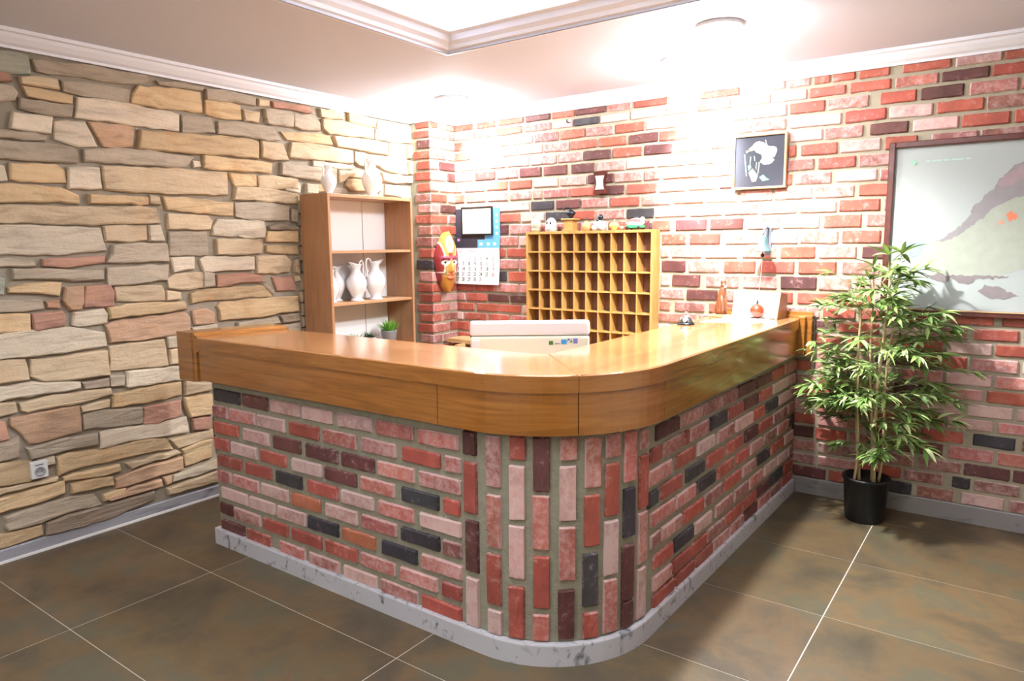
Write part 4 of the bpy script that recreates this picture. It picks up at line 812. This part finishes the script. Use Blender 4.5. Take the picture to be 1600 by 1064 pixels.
for j in range(nv):
    for i in range(nu): b.face((g[j][i],g[j][i+1],g[j+1][i+1],g[j+1][i]))
b.c=S(160,110,60); b.smooth=False
rim=[g[0][i] for i in range(nu+1)]+[g[j][nu] for j in range(1,nv+1)]+[g[nv][i] for i in range(nu-1,-1,-1)]+[g[j][0] for j in range(nv-1,0,-1)]
b.face(rim[::-1])
mm=bpy.data.materials.new('mask_paint'); mm.use_nodes=True; N,L,bb_=nodes(mm); at=N.new('ShaderNodeAttribute'); at.attribute_name='Col'; L.new(at.outputs['Color'],bb_.inputs['Base Color']); bb_.inputs['Roughness'].default_value=.38
mf=b.build('face',mm,mk,True)
for s in(-1,1):
    b=MB(); b.smooth=True; b.ball((mdepth(s*.04,-.002)+.001,s*.037,-.004),.011,12,.5,1,1); b.build('pupil',flat('pupil',S(30,34,40),.25),mf)
b=MB(); b.smooth=True
for dz,w in ((-.098,.034),(-.118,.030)): b.tube([(mdepth(u*w,dz)+.002,u*w,dz+.006*(1-u*u)*(1 if dz>-.11 else -1)) for u in [k/5-1 for k in range(11)]],[.003+.006*(1-(k/5-1)**2) for k in range(11)],8)
b.build('lips',flat('lips',S(214,96,70),.35),mf)

# hourglass shaped wall plaque
pq=thing('wall_plaque','small dark red plaque with a silver centre on the brick wall','plaque',(1.506,-.012,1.905))
b=MB(); q=[]
for k in range(13): t_=k/12; q.append((.052-.014*math.sin(PI*t_),-.075+.15*t_))
pts=[(x,z) for x,z in q]+[(-x,z) for x,z in q[::-1]]
b.prism([(x,0,z) for x,z in pts],(0,-.02,0)); b.build('board',M['darkwood'],pq)
b=MB(); pts2=[(x*.68,z*.62) for x,z in pts]; b.prism([(x,-.0202,z) for x,z in pts2],(0,-.004,0)); b.build('silver_plate',flat('plate',S(200,202,206),.3,metal=.5),pq)
hk=thing('wall_hook','small dark hook high on the brick wall near the ceiling','hook',(1.245,-.008,2.328))
b=MB(); b.smooth=True; b.tube([(0,0,.0),(0,-.02,0),(.004,-.03,.006),(.004,-.03,.018)],.004,8); b.lathe([(0,0),(.009,0),(.009,.003),(0,.003)],10); b.build('peg',M['gunmetal'],hk)

# flower picture
pc=thing('flower_picture','square dark picture of white flowers in a thin wooden frame','picture',(2.57,-.03,1.966))
b=MB(); frame(b,2.416,2.726,1.808,2.124,.012,-.045,-.008); P(pc,b,'frame',M['lightwood'])
b=MB(); b.box((2.4275,-.034,1.8195),(2.7145,-.016,2.1125)); cv_=P(pc,b,'canvas',flat('canvas_dark',S(60,61,68),.9,spec=.1))
FC={'white':S(236,230,222),'peach':S(226,168,130),'leaf':S(100,176,136),'bud':S(222,160,130),'bud2':S(96,168,126),'fil':S(160,160,170),'yel':S(214,196,120)}
for j,(k,pts) in enumerate(FLOWER.items()):
    b=MB(); cx,cz=2.57,1.966; b.prism([(cx+(x-cx)*.92,-.0341,cz+(z-cz)*.92) for x,z in pts],(0,-.0004-.0002*j,0))
    P(pc,b,{'white':'white_blossom','peach':'petal','leaf':'leaf','bud':'flower_bud','bud2':'leaf','fil':'filament','yel':'petal'}.get(k,'stem'),flat('paint_'+(k if k in FC else 'stem'),FC.get(k,S(128,158,130)),.5),parent=cv_)

# framed map
mp_=thing('framed_map','large framed regional map in a dark red frame on the brick wall','map',(4.0,-.02,1.56))
b=MB(); frame(b,3.252,4.76,1.104,2.012,.032,-.04,-.006,.005); P(mp_,b,'frame',M['darkwood'])
b=MB(); b.box((3.283,-.0225,1.135),(4.729,-.012,1.981)); msh=P(mp_,b,'map_sheet',mat('map_paper',S(164,171,170),.6,var=.05,vscale=5,spec=.2))
MC={'land':S(160,166,154),'ridge':S(140,136,139),'pink':S(156,138,142),'coast':S(128,120,121),'isle':S(130,123,124),'blue':S(140,164,180),'orange':S(226,124,96),'orange2':S(216,150,126),'emblem':S(140,186,166)}
for j,(k,pts) in enumerate(MAPP.items()):
    if k=='land':
        pts=[p for p in pts]; i=[n for n,p in enumerate(pts) if p[0]>3.8]; a,c=i[0],i[-1]
        pts=pts[:a+1]+[(4.1,2.0-.06),(4.4,1.97),(4.6,1.9),(4.68,1.6),(4.55,1.35),(4.2,1.28)]+pts[c:]
    if k=='ridge':
        pts=pts[:1]+pts[1:]; pts=pts+[(4.2,1.70),(4.5,1.78),(4.6,1.88),(4.4,1.95),(4.1,1.93)]
    q=[]
    for n in range(len(pts)):
        a=Vector(pts[n]); c=Vector(pts[(n+1)%len(pts)]); m=max(1,int((c-a).length/.012)) if k in('land','ridge','coast','isle','pink') else 1
        for i in range(m):
            p=a.lerp(c,i/m); q.append((p.x+(random.gauss(0,.003) if m>1 else 0),min(1.975,p.y+(random.gauss(0,.003) if m>1 else 0))))
    b=MB(); b.prism([(x,-.0226,z) for x,z in q],(0,-.0004-.0002*j,0))
    P(mp_,b,{'land':'land_area','ridge':'mountain_area','pink':'mountain_area','coast':'coast_line','isle':'coast_line','blue':'sea_area','emblem':'emblem'}.get(k,'town_mark'),mat('map_'+k,MC[k],.6,var=.14,vscale=22,spec=.2),parent=msh)
x=3.425
for w in (.028,.052,.034,.06,.03): b=MB(); b.box((x,-.0232,1.901),(x+w-.008,-.0227,1.909)); x+=w; P(mp_,b,'title_word',flat('map_title',S(164,196,184),.5),parent=msh)
b=MB(); b.bbox((3.27,-.046,1.13),(4.74,-.0405,1.136),.001); P(mp_,b,'frame_lip',M['lightwood'])

# wall bell with pull ball
wb=thing('wall_bell','small blue grey metal bell on a wall bracket above the counter','bell',(2.632,-.006,1.52))
b=MB(); b.smooth=False; b.lathe([(0,-.10),(.018,-.10),(.022,-.06),(.016,0),(.022,.06),(.014,.09),(0,.095)],12,(0,0,0),1,.3); b.smooth=True
b.tube([(0,-.004,.055),(0,-.04,.062),(0,-.09,.048),(0,-.105,.02)],.006,8); b.build('bracket',flat('bracket_grey',S(112,118,128),.45,metal=.4),wb)
b=MB(); b.smooth=True; b.lathe([(0,.0),(.015,-.002),(.023,-.014),(.027,-.045),(.034,-.072),(.050,-.092),(.053,-.099),(.048,-.097),(.030,-.072),(.021,-.045),(0,-.02)],24,(0,-.105,.018)); b.build('bell_cup',M['verdigris'],wb)
b=MB(); b.smooth=True; b.tube([(0,-.105,-.02),(0,-.105,-.10)],.003,8); b.ball((0,-.105,-.102),.012,12); b.build('clapper',M['gunmetal'],wb)
b=MB(); b.smooth=True; b.tube([(0,-.105,-.11),(.004,-.13,-.2),(.01,-.18,-.31),(.018,-.225,-.385)],.0016,6); b.build('rope',flat('rope',S(170,150,130),.8),wb)
b=MB(); b.smooth=True; b.ball((.022,-.24,-.414),.043,20,1,1,.95); bl=b.build('pull_ball',flat('ballwood',S(132,54,28),.3,var=.3,vscale=14,coat=.5),wb); bl['label']='orange brown pull ball'
b=MB(); b.smooth=True; b.lathe([(.009,0),(.006,.012),(.004,.03),(0,.031)],10,(.020,-.236,-.376)); b.build('ferrule',M['gunmetal'],bl)
# socket on the stone wall
so=thing('wall_socket','white electrical socket low on the stone wall','socket',(.036,-2.99,.42))
b=MB(); b.bbox((-.03,-.037,-.042),(0.004,.037,.042),.003); b.build('plate',M['socketw'],so)
b=MB(); b.smooth=True; b.T=Matrix.Rotation(PI/2,4,'Y'); b.lathe([(.024,.0045),(.024,.008),(.018,.008),(.017,.0048),(0,.0046)],20,(.008,0,0)); b.build('socket_ring',flat('ringgrey',S(150,150,152),.5),so)
b=MB(); b.box((.0045,-.018,.024),(.0065,.018,.028)); b.build('bar_mark',flat('ringdark',S(90,90,96),.5),so)
for dy in (-.008,.008):
    b=MB(); b.smooth=True; b.T=Matrix.Rotation(PI/2,4,'Y'); b.lathe([(0,.0049),(.003,.0049),(.003,.0056),(0,.0056)],10,(.008,dy,0)); b.build('pin_hole',flat('ringdark',S(90,90,96),.5),so)

# ------------------------------------------------------------------ on the counter top
ZC=1.0605
db=thing('service_bell','chrome reception bell standing on the counter top','bell',(2.425,-.735,ZC))
b=MB(); b.smooth=True; b.lathe([(0,0),(.046,0),(.048,.004),(.044,.010),(0,.012)],24); b.build('base',M['gunmetal'],db)
b=MB(); b.smooth=True; b.lathe([(.043,.014),(.042,.022),(.034,.038),(.020,.049),(.006,.053),(0,.0535)],24); b.build('dome',M['chrome'],db)
b=MB(); b.smooth=True; b.lathe([(0,.0535),(.004,.0535),(.004,.062),(.008,.064),(.008,.069),(0,.071)],14); b.build('button',M['chrome'],db)
cg=thing('carved_cat','tall carved wooden cat figurine on a pale base','figurine',(2.455,-.275,ZC),-.5)
b=MB(); b.bbox((-.055,-.03,0),(.06,.03,.018),.004); b.build('base',M['lightwood'],cg)
b=MB(); b.smooth=True
b.tube([(-.004,0,.018),(-.008,0,.04),(-.006,0,.08),(0,0,.12),(.006,0,.15),(.010,0,.168),(.010,0,.18)],[.030,.032,.028,.025,.023,.016,.012],14)
b.blob((.012,0,.186),(.019,.016,.018),14,.08); b.tube([(-.022,.012,.02),(-.03,.012,.09),(-.022,.008,.135)],[.007,.008,.006],8)
for s in(-1,1):
    b.tube([(.010,s*.009,.198),(.009,s*.013,.212),(.008,s*.014,.222)],[.007,.005,.001],8); b.tube([(.022,s*.012,.02),(.02,s*.012,.08),(.012,s*.012,.13)],[.010,.010,.009],8)
b.build('cat_body',M['medwood'],cg)
b=MB(); b.smooth=True; b.blob((.026,0,.181),(.008,.010,.010),10,.05); b.build('muzzle',flat('muzzle',S(226,204,170),.5),cg)
ds=thing('display_stand','slanted wooden display stand with a white front by the brick wall','stand',(2.632,-.155,ZC))
b=MB(); q=[(-.075,0),(.077,0),(.077,.128),(-.035,.15)]
b.prism([(-.13,y,z) for y,z in q],(.258,0,0)); b.build('wedge_body',M['medwood'],ds)
b=MB(); q=[(-.125,0),(.077,0),(.077,.132),(-.06,.150)]; b.prism([(.1285,y,z) for y,z in q],(.014,0,0)); b.build('side_panel',M['darkw2'],ds)
b=MB(); q=[(-.0755,.004),(-.0355,.149),(-.0385,.150),(-.0785,.005)]; b.prism([(-.128,y,z) for y,z in q],(.25,0,0)); b.build('white_card',M['paper'],ds)
ps=thing('paper_sheet','white paper sheet lying on the counter before the display stand','paper',(2.6,-.38,ZC))
b=MB(); b.prism([(-.16,-.19,0),(.10,-.15,0),(.165,-.02,0),(.12,.14,0),(-.10,.13,0)],(0,0,.0012)); b.build('sheet',M['paper'],ps)

# ------------------------------------------------------------------ bamboo plant
bp=thing('bamboo_plant','tall leafy bamboo plant in a black pot beside the counter','potted plant',(3.268,-.245,0))
b=MB(); b.smooth=True; b.lathe([(0,0),(.092,0),(.096,.006),(.112,.222),(.119,.225),(.120,.24),(.108,.24),(.103,.2),(0,.2)],32); b.build('pot',M['black'],bp)
b=MB(); b.smooth=True; b.lathe([(.1035,.201),(.06,.208),(0,.212)],20); b.build('soil',M['soil'],bp)
rs=random.Random(21)
canes=[((-.045,.01,.2),(-.085,.02,1.16),.0095),((.012,.03,.2),(-.022,.05,1.24),.0085),((.036,-.02,.2),(.048,-.03,1.30),.0100),((.045,.04,.2),(.08,.05,1.02),.008),((-.06,-.035,.2),(-.045,-.05,.86),.0075)]
def cpt(c,t): return Vector(c[0]).lerp(Vector(c[1]),t)+Vector((.012*math.sin(t*5+c[2]*900),.008*math.sin(t*4),0))
for c in canes:
    b=MB(); b.smooth=True; n=26; b.tube([cpt(c,k/n) for k in range(n+1)],[c[2]*(1-.45*k/n)*(1.13 if k%4==0 else 1) for k in range(n+1)],8); b.build('cane',M['cane'],bp)
fo=MB(); tw=MB()
def okp(p):
    w=p+Vector((3.268,-.245,0))
    return w.y<(-.055 if w.z>1.02 else -.022) and not (w.x<2.955 and w.z<1.12 and w.z>.80) and w.x>2.86
def spray(p,d,n,L):
    for k in range(n):
        a=(k-(n-1)/2)*.5+rs.gauss(0,.15)
        side=d.cross(Vector((0,0,1))); side=side.normalized() if side.length>.05 else Vector((1,0,0))
        dd=(d*math.cos(a)+side*math.sin(a)+Vector((0,0,rs.gauss(.05,.22)))).normalized(); l=L*rs.uniform(.75,1.2)
        if not okp(p+dd*l) or not okp(p): continue
        q=rs.random(); col=gcol(94,122,62) if q<.48 else (gcol(136,162,90) if q<.78 else gcol(184,200,142))
        leaf(fo,p,dd,(rs.gauss(0,.25),rs.gauss(0,.25),1),l,rs.uniform(.016,.024),rs.uniform(.2,.8),5,col)
for i in range(128):
    c=rs.choice(canes[:4] if i%6 else canes); t=rs.uniform(.10,1.0)**.85; p=cpt(c,t); z=p.z
    ang=rs.uniform(0,2*PI); reach=(.17+.15*math.sin(PI*min(1,(z-.2)/1.15)))*rs.uniform(.6,1.25)
    h=Vector((math.cos(ang)*1.1,math.sin(ang)*.8-.12,0)); d=(h+Vector((0,0,rs.uniform(.25,.75)))).normalized()
    pts=[p]; n=5
    for k in range(n): pts.append(pts[-1]+d*(reach/n)); d=(d+Vector((0,0,-.10))).normalized()
    pts=[q for q in pts if okp(q)]
    if len(pts)<3: continue
    tw.tube(pts,[.0022*(1-.5*k/len(pts)) for k in range(len(pts))],5)
    for k in range(1,len(pts)):
        dd=(pts[k]-pts[k-1]).normalized()
        if k>=2: spray(pts[k],(dd+Vector((rs.gauss(0,.5),rs.gauss(0,.5),rs.gauss(0,.15)))).normalized(),rs.choice((2,3,4)),.095)
    spray(pts[-1],(pts[-1]-pts[-2]).normalized(),5,.105)
for c in canes[:3]:
    for k in range(4):
        p=cpt(c,1)+Vector((rs.gauss(0,.02),rs.gauss(0,.02),.02+.035*k)); a=rs.uniform(0,6.3); tw.tube([cpt(c,.97),p],.0022,5)
        spray(p,Vector((math.cos(a)*.8,math.sin(a)*.6-.1,.55)).normalized(),6,.11)
p=cpt(canes[2],1)+Vector((.05,-.02,.13)); tw.tube([cpt(canes[2],.95),p],.0022,5); spray(p,Vector((.5,-.2,.5)).normalized(),6,.11); spray(p,Vector((-.6,-.2,.5)).normalized(),5,.10)
p=cpt(canes[0],1)+Vector((-.14,-.05,.17)); tw.tube([cpt(canes[0],.95),cpt(canes[0],1)+Vector((-.05,-.02,.1)),p],.0022,5); spray(p,Vector((-.7,-.2,.2)).normalized(),6,.10)
fo.build('foliage',M['leaf'],bp,True); tw.smooth=True; tw.build('twigs',flat('twig',S(116,122,76),.6),bp)

# ------------------------------------------------------------------ lamps and added fill lights
LAMPS=[(2.66,-1.0,'round ceiling lamp over the right arm of the counter'),(2.28,-.52,'round ceiling lamp close to the brick wall'),(.62,-.52,'round ceiling lamp near the brick pillar')]
for (x,y,lab),e in zip(LAMPS,LE):
    t=thing('ceiling_lamp',lab,'ceiling lamp',(x,y,H),0,'round lamps in the ceiling')
    b=MB(); b.smooth=True; b.lathe([(.085,-.001),(.108,-.001),(.108,-.012),(.100,-.018),(.085,-.012)],36); b.build('rim',M['crown'],t)
    b=MB(); b.smooth=True; b.lathe([(0,-.085),(.03,-.082),(.058,-.068),(.077,-.044),(.085,-.006)],36); b.build('diffuser',mat('lamp_glass',(1,1,1,1),.4,emit=((.98,.985,1,1),e)),t)
def area(name,loc,size,energy,col,rot=(0,0,0),shape='DISK',sy=None,spread=180):
    l=bpy.data.lights.new(name,'AREA'); l.shape=shape; l.size=size
    if sy: l.size_y=sy
    l.energy=energy; l.color=col; l.spread=math.radians(spread)
    o=bpy.data.objects.new(name,l); C.objects.link(o); o.location=loc; o.rotation_euler=rot; return o
WARM=(1,.985,.96); NEU=(.95,.975,1)
def aim(o,t): o.rotation_euler=(Vector(t)-o.location).to_track_quat('-Z','Y').to_euler()
def spot(loc,t,e,ang,blend,r):
    l=bpy.data.lights.new('lamp_beam','SPOT'); l.energy=e; l.spot_size=math.radians(ang); l.spot_blend=blend; l.shadow_soft_size=r; l.color=WARM
    o=bpy.data.objects.new('lamp_beam',l); C.objects.link(o); o.location=loc; aim(o,t); return o
spot((2.66,-1.0,H-.10),(2.66,-1.0,0),SPT[0],140,.5,.05)
spot((2.28,-.52,H-.10),(2.22,0,1.99),SPT[1],52,.6,.05)
spot((.62,-.52,H-.10),(.42,0,2.03),SPT[2],52,.9,.05)
area('tray_fill',(3.0,-3.3,TZ-.01),1.3,LA[3],NEU,shape='RECTANGLE',sy=2.2)  # unseen fill added under the tray ceiling to light the whole room
area('cove_light',(TX0+.13,-3.3,H+.105),.05,LA[4],NEU,(PI,0,0),'RECTANGLE',3.6)
area('cove_light',(3.0,TY1-.13,H+.105),2.9,LA[4],NEU,(PI,0,0),'RECTANGLE',.05)
area('lobby_fill',(2.3,-5.9,H-.02),1.0,LA[5],NEU,shape='RECTANGLE',sy=.5)  # unseen fill added behind the camera to brighten the room
area('lobby_fill',(5.2,-2.5,H-.02),.5,LA[6],NEU)  # weak unseen fill added on the right, outside the view
w=bpy.data.worlds.new('World'); bpy.context.scene.world=w; w.use_nodes=True
w.node_tree.nodes['Background'].inputs[0].default_value=(.9,.95,1,1); w.node_tree.nodes['Background'].inputs[1].default_value=.3

# ------------------------------------------------------------------ camera
cam=bpy.data.cameras.new('Camera'); co=bpy.data.objects.new('Camera',cam); C.objects.link(co)
cam.sensor_fit='HORIZONTAL'; cam.sensor_width=36; cam.lens=36*1106.1036/1600; cam.clip_start=.05
yaw,pit,rol=-.6258,.134,-.0086
f=Vector((math.sin(yaw)*math.cos(pit),math.cos(yaw)*math.cos(pit),-math.sin(pit))); r=Vector((math.cos(yaw),-math.sin(yaw),0)); u=r.cross(f)
r2=r*math.cos(rol)+u*math.sin(rol); u2=u*math.cos(rol)-r*math.sin(rol)
co.matrix_world=Matrix(((r2.x,u2.x,-f.x,3.88296),(r2.y,u2.y,-f.y,-4.35084),(r2.z,u2.z,-f.z,1.49094),(0,0,0,1)))
sc=bpy.context.scene; sc.camera=co
sc.view_settings.view_transform='Standard'; sc.view_settings.look='None'; sc.view_settings.exposure=EXPO; sc.view_settings.gamma=1.0
